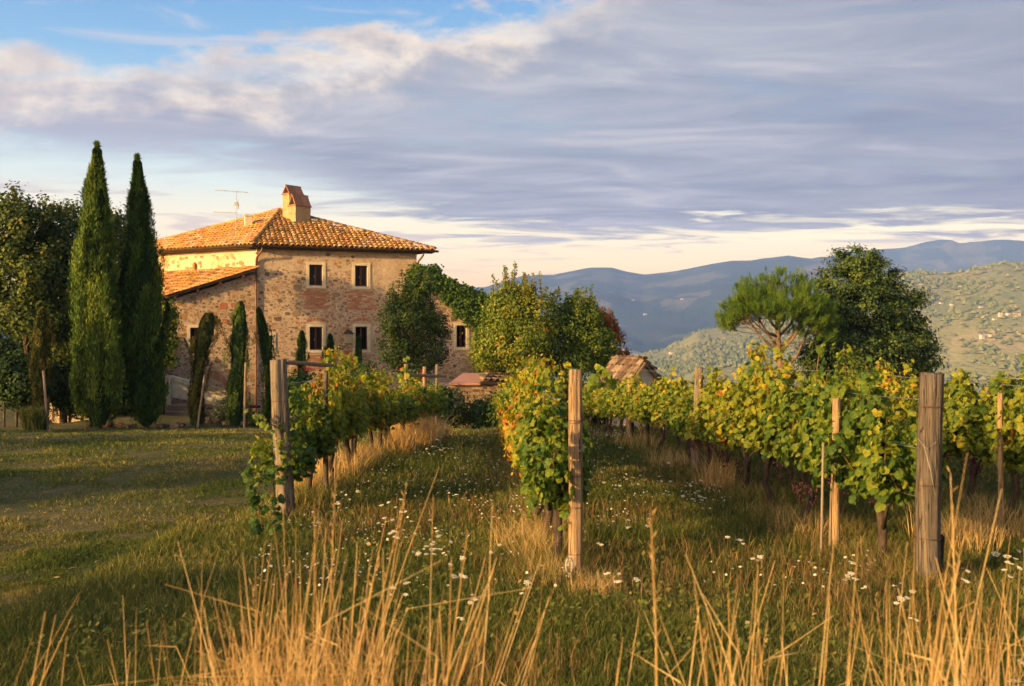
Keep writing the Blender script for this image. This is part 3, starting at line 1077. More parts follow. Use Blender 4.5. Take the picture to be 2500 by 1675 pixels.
def roof_face(parent, A, B, poly_top, mat, stuff, n_obj, rg, deckmat, step_u=.225, step_s=.34, lift=0.03, budget=None, tint_mu=.5):
    """A->B: eave line (left to right seen from outside); poly_top: list of top points. columns run up the slope."""
    e = (B - A).normalized()
    # plane normal
    T = poly_top[0]
    nrm = (B - A).cross(T - A).normalized()
    s = nrm.cross(e).normalized()
    pts2 = [(0, 0), ((B - A).length, 0)] + [((p - A).dot(e), (p - A).dot(s)) for p in poly_top]
    deck = MB()
    poly = [A, B] + list(poly_top)
    bot = [p - nrm * .07 for p in poly]
    n = len(poly)
    deck.add([tuple(p) for p in poly] + [tuple(p) for p in bot], [tuple(range(n)), tuple(range(2 * n - 1, n - 1, -1))] +
             [(i, i + n, (i + 1) % n + n, (i + 1) % n) for i in range(n)], .3)
    dk_ = deck.build('roof_deck', deckmat, parent)

    def inside(u):
        # top and bottom extent at column u
        ys = []
        for i in range(n):
            (x0, y0), (x1, y1) = pts2[i], pts2[(i + 1) % n]
            if (x0 - u) * (x1 - u) <= 0 and abs(x0 - x1) > 1e-9:
                ys.append(y0 + (u - x0) / (x1 - x0) * (y1 - y0))
        return (min(ys), max(ys)) if len(ys) >= 2 else None
    xs = [p[0] for p in pts2]
    out = []
    u = min(xs) + step_u * .5
    while u < max(xs):
        ext = inside(u)
        if ext:
            y = ext[0] - .06
            while y < ext[1] - .12:
                p = A + e * (u + rg.uniform(-.012, .012)) + s * (y + rg.uniform(-.012, .012)) + nrm * lift
                out.append((p, rg))
                y += step_s
        u += step_u
    from mathutils import Matrix
    objs = []
    cnt = 0
    for (p, _) in out:
        tt = min(1, max(0, rg.gauss(tint_mu, .36)))
        tilt = R(rg.uniform(4.5, 8.0)); yaw = R(rg.uniform(-2.2, 2.2))
        X = (s * math.cos(tilt) - nrm * math.sin(tilt) * -0.0 - nrm * math.sin(tilt)).normalized()
        X = (X * math.cos(yaw) + e * math.sin(yaw)).normalized()
        Yv = -(e - X * e.dot(X)).normalized()
        Z = X.cross(Yv)
        q = p + nrm * .035
        Mx = Matrix(((X.x, Yv.x, Z.x, q.x), (X.y, Yv.y, Z.y, q.y), (X.z, Yv.z, Z.z, q.z), (0, 0, 0, 1)))
        if cnt < n_obj:
            o = link_mesh('tile', get_tile_mesh(mat, tt), parent)
            o.matrix_local = Matrix.Translation(-origin_of(parent)) @ Mx
        else:
            Mn = np.array(Mx)
            V = TV @ Mn[:3, :3].T + Mn[:3, 3]
            stuff.add(V, TF, tt)
        cnt += 1
    return cnt


def ridge_tiles(mb, P, Q, rg, step=.36, r=.12):
    d = (Q - P)
    L = d.length
    d.normalize()
    side = d.cross(Vector((0, 0, 1))).normalized()
    upv = side.cross(d)
    k = 0
    while k * step < L - .1:
        c = P + d * (k * step) + upv * (.07 + rg.uniform(-.006, .006))
        sh, F = tile_shape(.44, r, r * .85, 6, .016)
        V = [tuple(c + d * x + side * y + upv * z) for x, y, z in sh]
        mb.add(V, F, rg.gauss(.5, .2))
        k += 1


rr_ = random.Random(5)
roof = bpy.data.objects.new('roof', None); COL.objects.link(roof); roof.parent = house
rest = MB()
rest2 = MB()
rest3 = MB()
rest_side = MB()
n1_ = roof_face(roof, E0, E1, [APEX], M['tile'], rest, 300, rr_, M['eave'])
n2_ = roof_face(roof, E3, E0, [APEX], M['tile_red'], rest_side, 0, rr_, M['eave'], tint_mu=.55)
roof_face(roof, E1, E2, [APEX], M['tile'], rest2, 0, rr_, M['eave'], .45, .6)
roof_face(roof, E2, E3, [APEX], M['tile'], rest2, 0, rr_, M['eave'], .45, .6)
ridge_tiles(rest, E0 + Vector((0, 0, .04)), APEX, rr_)
ridge_tiles(rest, E1 + Vector((0, 0, .03)), APEX, rr_)
ridge_tiles(rest2, E3, APEX, rr_)
tag(rest.build('upper_tiles', M['tile'], roof, True), kind='stuff')
tag(rest_side.build('side_tiles', M['tile_red'], roof, True), kind='stuff')
tag(rest2.build('rear_tiles', M['tile'], roof, True), kind='stuff')

# lean-to roof on the left
def xz(p, z): return Vector((p.x, p.y, z))
la0 = xz(W0 + FN * .28 + SN * .02, 5.12); la1 = xz(W0 + FN * .28 + FD * (U_L - .12), 3.86)
lb0 = xz(W0 + SD * 8.0, 5.14)
lb1 = la1 + (lb0 - la0)
lean = bpy.data.objects.new('lean_to_roof', None); COL.objects.link(lean); lean.parent = house
# eave runs from lb1 (far) to la1 (near); tiles climb towards the main block
roof_face(lean, lb1, la1, [la0, lb0], M['tile_red'], rest3, 0, rr_, M['eave'], .225, .34, tint_mu=.45)
tag(rest3.build('lean_to_tiles', M['tile_red'], lean, True), kind='stuff')
vt = MB()
ridge_tiles(vt, la1 + Vector((0, 0, -.02)), la0 + Vector((0, 0, -.02)), rr_, .36, .085)
tag(vt.build('verge_tiles', M['tile_red'], lean, True), kind='stuff')
bm_ = MB()
for f_ in (0.12, 0.36, 0.6, 0.85):
    p = la1.lerp(la0, f_) - FN * .15
    bm_.box((p.x, p.y, p.z - .15), (.10, .34, .11), TH)
bm_.build('rafter_ends', M['wood_dark'], lean)
# right wing roof
wa0 = xz(W0 + FD * (U_R + .02) + FN * .22, 5.22); wa1 = xz(W0 + FD * (U_W + .25) + FN * .22, 3.76)
back = -FN * 7.2
wing = bpy.data.objects.new('wing_roof', None); COL.objects.link(wing); wing.parent = house
rest4 = MB()
roof_face(wing, wa1, wa1 + back, [wa0 + back, wa0], M['tile_grey'], rest4, 0, rr_, M['eave'], .3, .4)
ridge_tiles(rest4, wa1, wa0, rr_, .36, .1)
tag(rest4.build('wing_tiles', M['tile_grey'], wing, True), kind='stuff')

# eave boards, gutter, downpipes
mb = MB()
for A_, B_ in ((E0, E1), (E3, E0)):
    n_ = (B_ - A_).cross(Vector((0, 0, 1))).normalized()
    inn = -n_ * .55
    a0, b0 = A_ + Vector((0, 0, -.075)), B_ + Vector((0, 0, -.075))
    mb.add([tuple(a0), tuple(b0), tuple(b0 + inn), tuple(a0 + inn)], [(0, 1, 2, 3)])
mb.build('eave_board', M['eave'], house)
for A_, B_ in ((E0, E1), (E3, E0)):
    g_ = MB()
    n_ = (B_ - A_).cross(Vector((0, 0, 1))).normalized()
    d_ = (B_ - A_).normalized()
    c0 = A_ + n_ * .05 - d_ * .06; c1 = B_ + n_ * .05 + d_ * .14
    V, F = [], []
    N = 8
    for c_ in (c0, c1):
        for i in range(N + 1):
            a_ = math.pi * i / N
            V.append(tuple(c_ + n_ * (math.cos(a_) * .075) + Vector((0, 0, -math.sin(a_) * .085 + .02))))
    for i in range(N):
        F.append((i, i + 1, N + 2 + i, N + 1 + i))
    F.append(tuple(range(N + 1))); F.append(tuple(range(2 * N + 1, N, -1)))
    g_.add(V, F)
    g_.tube([c0 + n_ * .075 + Vector((0, 0, .02)), c1 + n_ * .075 + Vector((0, 0, .02))], .011, 5)
    g_.build('gutter', M['gutter'], house)
gp = MB()
p0 = Vector(fw(.18, .40, 6.0)); 
gp.tube([p0, Vector(fw(.16, .38, 5.88)), Vector(fw(-.02, .12, 5.62)), Vector(fw(-.05, .07, 5.45)), Vector(fw(-.05, .07, 3.2)), Vector(fw(-.05, .07, .5)), Vector(fw(-.05, .07, -2.0))], .045, 8)
for z in (4.6, 2.6, .8): gp.tube([fw(-.05, .07, z), fw(-.05, .07, z + .05)], .055, 8)
gp.build('downpipe', M['pipe'], house, smooth=True)
gp = MB()
gp.tube([Vector(fw(U_R + .22, .38, 5.98)), Vector(fw(U_R + .2, .36, 5.88)), Vector(fw(U_R - .0, .12, 5.55)), Vector(fw(U_R - .05, .07, 5.4)), Vector(fw(U_R - .05, .07, 1.0)), Vector(fw(U_R - .05, .07, -2.0))], .045, 8)
gp.build('downpipe', M['pipe'], house, smooth=True)

# chimney: two joined stacks with little tiled hoods
ch = bpy.data.objects.new('chimney', None); COL.objects.link(ch); ch.parent = house
ca = Vector((-.766, .643, 0)); cb = Vector((.643, .766, 0))
cc = px3(721.5, 550, 45.2); cc.z = 0                       # near bottom corner


def obox(mb, o, la, lb, z0, z1, tint=.5, grow=0.0):
    o = o - ca * grow - cb * grow
    la += 2 * grow; lb += 2 * grow
    q = [o, o + cb * lb, o + cb * lb + ca * la, o + ca * la]
    pts = [(p.x, p.y, z) for z in (z0, z1) for p in q]
    mb.add(pts, [(3, 2, 1, 0), (4, 5, 6, 7), (0, 1, 5, 4), (1, 2, 6, 5), (2, 3, 7, 6), (3, 0, 4, 7)], tint)


zA = px3(0, 502, 45.2).z; zB = px3(0, 477, 46).z
mb = MB(); obox(mb, cc, .50, .86, 7.0, zA)
mb.build('stack', M['chimney'], ch)
mb = MB(); obox(mb, cc + ca * .503 + cb * .04, .50, .80, 7.0, zB)
mb.build('stack', M['chimney'], ch)
for (o_, la_, lb_, zz, hh) in ((cc, .50, .86, zA, .50), (cc + ca * .503 + cb * .04, .50, .80, zB, .38)):
    cp = MB()
    obox(cp, o_, la_, lb_, zz + .003, zz + .05, .35, .05)
    obox(cp, o_ - ca * .0 + cb * 0, la_, lb_, zz + .053, zz + .075, .1, 0.0)
    # two leaning slabs forming a tent along cb
    th = .035
    for sgn in (0, 1):
        foot = o_ - ca * .02 if sgn == 0 else o_ + ca * (la_ + .02)
        tip = o_ + ca * (la_ / 2)
        inn = ca * (th if sgn == 0 else -th)
        for k in range(2):
            s0 = -.03 + k * (lb_ + .06) / 2 + .012; s1 = -.03 + (k + 1) * (lb_ + .06) / 2 - .012
            pts = []
            for s_ in (s0, s1):
                for q, z in ((foot, zz + .05), (foot + inn * 1.6, zz + .05), (tip + inn * .2, zz + .05 + hh * .92), (tip - inn * .6, zz + .05 + hh)):
                    p = q + cb * s_
                    pts.append((p.x, p.y, z))
            cp.add(pts, [(0, 1, 2, 3), (7, 6, 5, 4), (0, 4, 5, 1), (1, 5, 6, 2), (2, 6, 7, 3), (3, 7, 4, 0)], .35 + .25 * k)
    dkm = MB(); fa_ = o_ + ca * .05 + cb * .01; fb_ = o_ + ca * (la_ - .05) + cb * .01; fc_ = o_ + ca * (la_ / 2) + cb * .01
    Vd = [(fa_.x, fa_.y, zz + .08), (fb_.x, fb_.y, zz + .08), (fc_.x, fc_.y, zz + .03 + hh * .88)]
    Vd += [(x + cb.x * lb_ * .9, y + cb.y * lb_ * .9, z) for x, y, z in Vd]
    dkm.add(Vd, [(0, 2, 1), (3, 4, 5), (0, 1, 4, 3), (1, 2, 5, 4), (2, 0, 3, 5)]); dkm.build('flue_shade_fill', M['dark'], ch)  # solid dark prism under the hood; its shade is put in as colour
    ta = o_ + ca * (la_ / 2) - cb * .05; tb = ta + cb * (lb_ + .10)
    cp.tube([(ta.x, ta.y, zz + .05 + hh), (tb.x, tb.y, zz + .05 + hh)], .032, 7, .55)
    cp.build('chimney_hood', M['brick'], ch)
# vent pipe and little stack further along the roof
mb = MB(); c_ = px3(606, 536, 45.0); mb.box((c_.x, c_.y, c_.z - .12), (.32, .3, .5), .4); mb.box((c_.x, c_.y, c_.z + .17), (.40, .36, .06), .4)
mb.build('vent_stack', M['frame_stone'], house)
p = px3(474, 655, 43.6)
mb = MB(); mb.tube([(p.x, p.y, p.z - .2), (p.x, p.y, p.z + .14)], .075, 10); mb.tube([(p.x, p.y, p.z + .143), (p.x, p.y, p.z + .27)], [.095, .03], 10)
mb.build('vent_pipe', M['tile_red'], house)

# arched cellar doorway
mb = MB()
uA, uB = fp(488, 0)[0], fp(546, 0)[0]
zc = fp(517, 984)[1]
cu = (uA + uB) / 2; rw = (uB - uA) / 2
rise = 0.62
N = 14
for i in range(N):
    a0, a1 = math.pi * i / N, math.pi * (i + 1) / N
    pts = []
    for a_ in (a0, a1):
        for k, v in ((1.0, .05), (.84, .05), (.84, -.08), (1.0, -.02)):
            pts.append(fw(cu - math.cos(a_) * rw * k, v, zc + math.sin(a_) * (rise + (k - 1) * rw)))
    mb.add(pts, [(0, 4, 5, 1), (1, 5, 6, 2), (3, 7, 4, 0)])
mb.build('door_arch', M['frame_stone'], house)
mb = MB()
pts = [fw(cu - math.cos(math.pi * i / N) * rw * .9, .012, zc + math.sin(math.pi * i / N) * (rise - .08)) for i in range(N + 1)] + [fw(uB - .1, .012, -2.2), fw(uA + .1, .012, -2.2)]
mb.add(pts, [tuple(range(len(pts)))[::-1]])
mb.build('arched_door', M['dark'], house)

# antenna on the roof
def ant():
    b = px3(576, 578, 43.3)
    o = thing('tv_antenna', 'thin metal television aerial standing on the tiled roof', 'antenna', tuple(b))
    pole = MB(); top = px3(576, 466, 43.3); pole.tube([b - Vector((0, 0, 1.3)), top], .016, 6); pole.build('mast', M['antenna'], o)
    for (x0, y0, x1, y1, n) in ((524, 464, 606, 470, 11), (521, 518, 578, 520, 7)):
        a, c = px3(x0, y0, 43.6), px3(x1, y1, 43.0)
        bm = MB(); bm.tube([a, c], .012, 5)
        for k in range(n):
            q = a.lerp(c, (k + .3) / n)
            hl = .10 + .012 * k
            bm.tube([q + Vector((.03, -hl, 0)), q + Vector((-.03, hl, .0))], .006, 4)
        bm.build('aerial', M['antenna'], o)
    q = px3(580, 500, 43.3)
    dm = MB(); dm.tube([q + Vector((0, 0, -.2)), q + Vector((.02, 0, 0)), q + Vector((0, 0, .2))], [.02, .05, .02], 6); dm.box(tuple(px3(574, 497, 43.25)), (.08, .08, .16)); dm.build('amplifier', M['frame_stone'], o)
ant()

# wall lantern on an iron bracket
def lantern():
    u, z = fp(846, 825)
    o = thing('wall_lantern', 'old glass lantern on an iron bracket between the lower windows', 'lantern', fw(u, 0.0, z - .4))
    c = Vector(fw(u, .42, z))
    b = MB(); b.tube([fw(u - .3, .02, z - .42), fw(u - .25, .2, z - .52), fw(u - .1, .36, z - .36), fw(u, .42, z - .27)], .018, 6)
    b.tube([fw(u - .38, .02, z - .36), fw(u - .3, .12, z - .30), fw(u - .2, .2, z - .38)], .014, 6)
    b.build('bracket', M['gutter'], o)
    g = MB(); g.box(tuple(c + Vector((0, 0, -.04))), (.36, .36, .40), TH); 
    V = np.array(g.V[0]); V[:4, :2] = (V[:4, :2] - [c.x, c.y]) * .62 + [c.x, c.y]; g.V[0] = V
    g.build('glass_body', M['lantern_glass'], o)
    h = MB(); h.box(tuple(c + Vector((0, 0, .185))), (.46, .46, .04), TH); h.box(tuple(c + Vector((0, 0, .275))), (.38, .38, .14), TH, taper=.35); h.tube([c + Vector((0, 0, .34)), c + Vector((0, 0, .48))], [.03, .005], 6); h.box(tuple(c + Vector((0, 0, -.26))), (.25, .25, .035), TH)
    h.build('lantern_cap', M['gutter'], o)
lantern()

# ------------------------------------------------------------------ low buildings beside the house
def stone_face(parent, A, dirv, nrm, length, z0, ztop, rg, n, wr=(.10, .24), hr=(.05, .10), mat=None, ind=0, tmu=.4):
    """courses of roughly squared stones laid on a wall face, each proud of the mortar"""
    rest_ = MB()
    z = z0
    objs = []
    while z < ztop - .03:
        h = rg.uniform(*hr)
        u = rg.uniform(-.1, 0)
        while u < length:
            w_ = rg.uniform(*wr) * 2
            uc = u + w_ / 2
            if 0.02 < uc < length - .02 and rg.random() < .93:
                hh = h * rg.uniform(.82, 1.0)
                V, F = stone_geo(w_ * .50, hh * 1.02, rg.uniform(.004, .014), rg)
                pts = []
                for x, y, zz in V:
                    p = A + dirv * (uc + x) + nrm * y
                    pts.append((p.x, p.y, z + h + zz))
                objs.append((pts, F, min(1, max(0, rg.gauss(tmu, .2)))))
            u += w_
        z += h * 2
    rg.shuffle(objs)
    for k, (pts, F, tt) in enumerate(objs):
        if k < ind:
            m1 = MB(); m1.add(pts, F, tt); m1.build('stone', mat or M['stone'], parent)
        else:
            rest_.add(pts, F, tt)
    if rest_.nv:
        tag(rest_.build('small_stones', mat or M['stone'], parent), kind='stuff')


# outbuilding with a salmon sheet roof and a tiled corner
DO = 34.0
oA = px3(1075, 940, DO); oB = px3(1262, 940, DO + .6)
dO = (oB - oA); dO.z = 0; lO = dO.length; dO.normalize(); nO = Vector((dO.y, -dO.x, 0)); zO = oA.z
ob = thing('outbuilding', 'low stone outbuilding with salmon sheet roof below the ivy-clad wing', 'outbuilding', (oA.x, oA.y, -1.2))
mb = MB()
q = [oA, oB, oB - nO * 3.2, oA - nO * 3.2]
V = [(p.x, p.y, -2.2) for p in q] + [(p.x, p.y, zO - .02) for p in q]
mb.add(V, [(0, 1, 5, 4), (1, 2, 6, 5), (2, 3, 7, 6), (3, 0, 4, 7), (4, 5, 6, 7)])
ow = mb.build('wall', M['rubble'], ob)
stone_face(ow, Vector((oA.x, oA.y, 0)), dO, nO, lO, -1.25, zO - .06, random.Random(21), 0, (.07, .16), (.035, .07), None, 150, .35)
mb = MB()
sA = px3(1096, 936, DO - .1); sB = px3(1190, 936, DO + .25); sC = px3(1184, 910, DO + 3.2); sD = px3(1130, 911, DO + 3.0)
for dz_ in (0, -.06):
    mb.add([tuple(p + Vector((0, 0, dz_))) for p in (sA, sB, sC, sD)], [(0, 1, 2, 3) if dz_ == 0 else (3, 2, 1, 0)])
mb.add([tuple(sA), tuple(sB), tuple(sB - Vector((0, 0, .06))), tuple(sA - Vector((0, 0, .06)))], [(3, 2, 1, 0)])
mb.build('sheet_roof', M['salmon'], ob)
trf = bpy.data.objects.new('tiled_roof', None); COL.objects.link(trf); trf.parent = ob
tA = px3(1176, 932, DO - .25); tB = px3(1268, 934, DO + .35); tC = px3(1262, 890, DO + 2.8); tD = px3(1203, 893, DO + 2.4)
st = MB()
roof_face(trf, tA, tB, [tC, tD], M['tile_grey'], st, 90, rr_, M['eave'])
if st.nv: tag(st.build('tile_rest', M['tile_grey'], trf, True), kind='stuff')
mb = MB(); mb.tube([tA + Vector((-.05, -.08, -.05)), tB + Vector((.05, -.08, -.05))], .065, 8)
mb.build('gutter', M['gutter'], ob)

# small gabled shed
DS = 31.0
sh = thing('shed', 'small gabled shed with barrel-tile roof and arched niche above the vines', 'shed', tuple(px3(1565, 1000, DS)))
gR = px3(1568, 884, DS)              # front apex
gL = px3(1528, 942, DS - .25); gE = px3(1611, 932, DS + .65)
bk = Vector((-.75, 1.4, 0)) 
ap2 = gR + bk
mb = MB()
zb = -1.6
V = [(gL.x, gL.y, zb), (gE.x, gE.y, zb), (gE.x, gE.y, gE.z - .06), (gR.x, gR.y, gR.z - .07), (gL.x, gL.y, gL.z - .06)]
k = len(V)
V2 = [(x + bk.x, y + bk.y, z) for x, y, z in V]
mb.add(V + V2, [(0, 1, 2, 3, 4), (9, 8, 7, 6, 5), (0, 4, 9, 5), (1, 6, 7, 2)])
sw = mb.build('gable_wall', M['plaster_smooth'], sh)
gd = (gE - gL); gd.z = 0; gl_ = gd.length; gd.normalize(); gn = Vector((gd.y, -gd.x, 0))
mid = gL + gd * (gl_ * .56)
mb = MB()
for i in range(9):                    # brick arch round the niche
    a0, a1 = math.pi * i / 9, math.pi * (i + .85) / 9
    pts = []
    for v in (.035, -.01):
        for a_, r_ in ((a0, .24), (a1, .24), (a1, .13), (a0, .13)):
            p = mid + gd * (-math.cos(a_) * r_) + gn * v
            pts.append((p.x, p.y, gR.z - .78 + math.sin(a_) * r_))
    mb.add(pts, [(0, 1, 2, 3), (0, 4, 5, 1), (1, 5, 6, 2), (2, 6, 7, 3), (3, 7, 4, 0)], .3 + .08 * (i % 4))
for sx in (-1, 1):
    for j in range(8):
        p = mid + gd * (sx * .185)
        mb.box((p.x + gn.x * .012, p.y + gn.y * .012, gR.z - .80 - j * .075 - .03), (.12, .05, .066), math.atan2(gd.y, gd.x), .2 + .1 * (j % 5))
mb.build('niche_bricks', M['brick'], sw)
mb = MB()
pts = [mid + gd * (-math.cos(math.pi * i / 8) * .13) + gn * .008 + Vector((0, 0, 0)) for i in range(9)]
V = [(p.x, p.y, gR.z - .78 + math.sin(math.pi * i / 8) * .13) for i, p in enumerate(pts)]
p = mid + gd * .13 + gn * .008; V.append((p.x, p.y, gR.z - 1.4)); p = mid - gd * .13 + gn * .008; V.append((p.x, p.y, gR.z - 1.4))
mb.add(V, [tuple(range(len(V)))[::-1]]); mb.build('niche', M['dark'], sw)  # flat dark panel on the wall; the recess's shade is painted in
srf = bpy.data.objects.new('roof', None); COL.objects.link(srf); srf.parent = sh
st = MB()
f_ = gn * .14
eL = gL + (gL - gR).normalized() * .12; eR = gE + (gE - gR).normalized() * .12
roof_face(srf, eL + bk, eL + f_, [gR + f_, ap2], M['tile_grey'], st, 120, rr_, M['eave'], .215, .3)
roof_face(srf, eR + f_, eR + bk, [ap2, gR + f_], M['tile_grey'], st, 0, rr_, M['eave'], .215, .3)
ridge_tiles(st, gR + f_ + Vector((0, 0, .02)), ap2 + Vector((0, 0, .02)), rr_, .33, .11)
tag(st.build('edge_tiles', M['tile_grey'], srf, True), kind='stuff')

# sloping plastered parapet beside the cellar stair
pw = thing('stair_parapet', 'cream plastered parapet sloping down beside the cellar stair', 'low wall', tuple(px3(425, 1000, 37.5)))
dP = 37.6
pA, pB = px3(413, 927, dP), px3(560, 966, dP + .5)
hA, hB = px3(413, 966, dP).z, px3(560, 992, dP + .5).z
mb = MB(); t_ = Vector((0, .28, 0))
V = [(pA.x, pA.y, hA - .05), (pB.x, pB.y, hB - .05), tuple(pB), tuple(pA)]
V += [(x, y + .28, z) for x, y, z in V]
mb.add(V, [(0, 1, 2, 3), (7, 6, 5, 4), (3, 2, 6, 7), (0, 3, 7, 4), (1, 5, 6, 2)])
mb.build('plaster_panel', M['frame_stone'], pw)
mb = MB()
nn = 9
for k in range(nn):
    a = pA.lerp(pB, k / nn + .004); b = pA.lerp(pB, (k + 1) / nn - .004)
    V = [(a.x, a.y - .05, a.z), (b.x, b.y - .05, b.z), (b.x, b.y - .05, b.z + .16), (a.x, a.y - .05, a.z + .16)]
    V += [(x, y + .40, z) for x, y, z in V]
    m1 = MB(); m1.add(V, [(0, 1, 2, 3), (7, 6, 5, 4), (3, 2, 6, 7), (0, 3, 7, 4), (1, 5, 6, 2), (0, 4, 5, 1)]); m1.build('coping_stone', M['chimney'] if k > 3 else M['frame_stone'], pw)
mb = MB()
V = [(pA.x, pA.y + .02, -1.9), (pB.x, pB.y + .02, -1.9), (pB.x, pB.y + .02, hB), (pA.x, pA.y + .02, hA)]
V += [(x, y + .24, z) for x, y, z in V]
mb.add(V, [(0, 1, 2, 3), (7, 6, 5, 4), (3, 2, 6, 7), (0, 3, 7, 4), (1, 5, 6, 2)])
bw = mb.build('base_wall', M['rubble'], pw)
dd = (pB - pA); dd.z = 0; ll = dd.length; dd.normalize()
stone_face(bw, Vector((pA.x, pA.y + .02, 0)), dd, Vector((dd.y, -dd.x, 0)), ll, -1.6, -0.12, random.Random(4), 0, (.09, .18), (.05, .10), None, 80, .3)
mb = MB(); a = px3(404, 924, dP - .2); mb.box((a.x, a.y + .3, a.z - .45), (.30, .5, 1.1)); mb.build('end_pier', M['frame_stone'], pw)
# stone steps
stp = thing('garden_steps', 'grey stone steps beside the tall dark cypress', 'steps', tuple(px3(425, 1035, 36)))
for k in range(4):
    a = px3(425 + 8 * k, 1034 - 15 * k, 35.0 + .55 * k)
    m1 = MB(); m1.box((a.x, a.y + .2, a.z - .1), (1.25 - .05 * k, .6, .16 if k < 3 else .2), .05, .5); m1.build('step', M['stone'], stp)
# garden border of flat rocks in front of the house
for bi, (xa, xb, ya, yb, dd_, lab) in enumerate([(470, 615, 1033, 1040, 33.5, 'rough stone edging along the lawn below the farmhouse wall'), (385, 440, 1030, 1040, 31.5, 'heaped stone edging at the foot of the darker tall cypress'), (205, 330, 1042, 1047, 31.0, 'dark stone edging under the bigger tall cypress')]):
    e_ = thing('stone_edging', lab, 'stone edging', tuple(px3((xa + xb) / 2, (ya + yb) / 2 + 5, dd_)))
    rg = random.Random(bi + 40)
    x = xa
    while x < xb:
        wpx = rg.uniform(10, 26)
        f__ = (x - xa) / (xb - xa)
        c_ = px3(x + wpx / 2, ya + (yb - ya) * f__, dd_ + rg.uniform(-.2, .2))
        zg = gz(c_.x, c_.y)
        V, F = stone_geo(wpx * dd_ / FPX * .55, rg.uniform(.07, .15), rg.uniform(.12, .2), rg)
        m1 = MB(); m1.add([(c_.x + a_, c_.y - b_, zg + .08 + c2) for a_, b_, c2 in V], F, rg.uniform(.1, .5))
        m1.build('stone', M['stone'], e_)
        x += wpx
# closed dark parasol/table by the wall, terracotta kerb
mb = thing('garden_table', 'small dark garden table beside the wall near the copper downpipe', 'table', tuple(px3(610, 1030, 39)))
a = px3(612, 992, 39.0)
m1 = MB()
m1.tube([a - Vector((0, 0, .05)), a + Vector((0, 0, .02))], [.40, .36], 14); m1.build('table_top', M['dark'], mb)
m1 = MB(); m1.tube([a - Vector((0, 0, .05)), (a.x, a.y, gz(a.x, a.y))], [.035, .05], 6); m1.build('leg', M['dark'], mb)


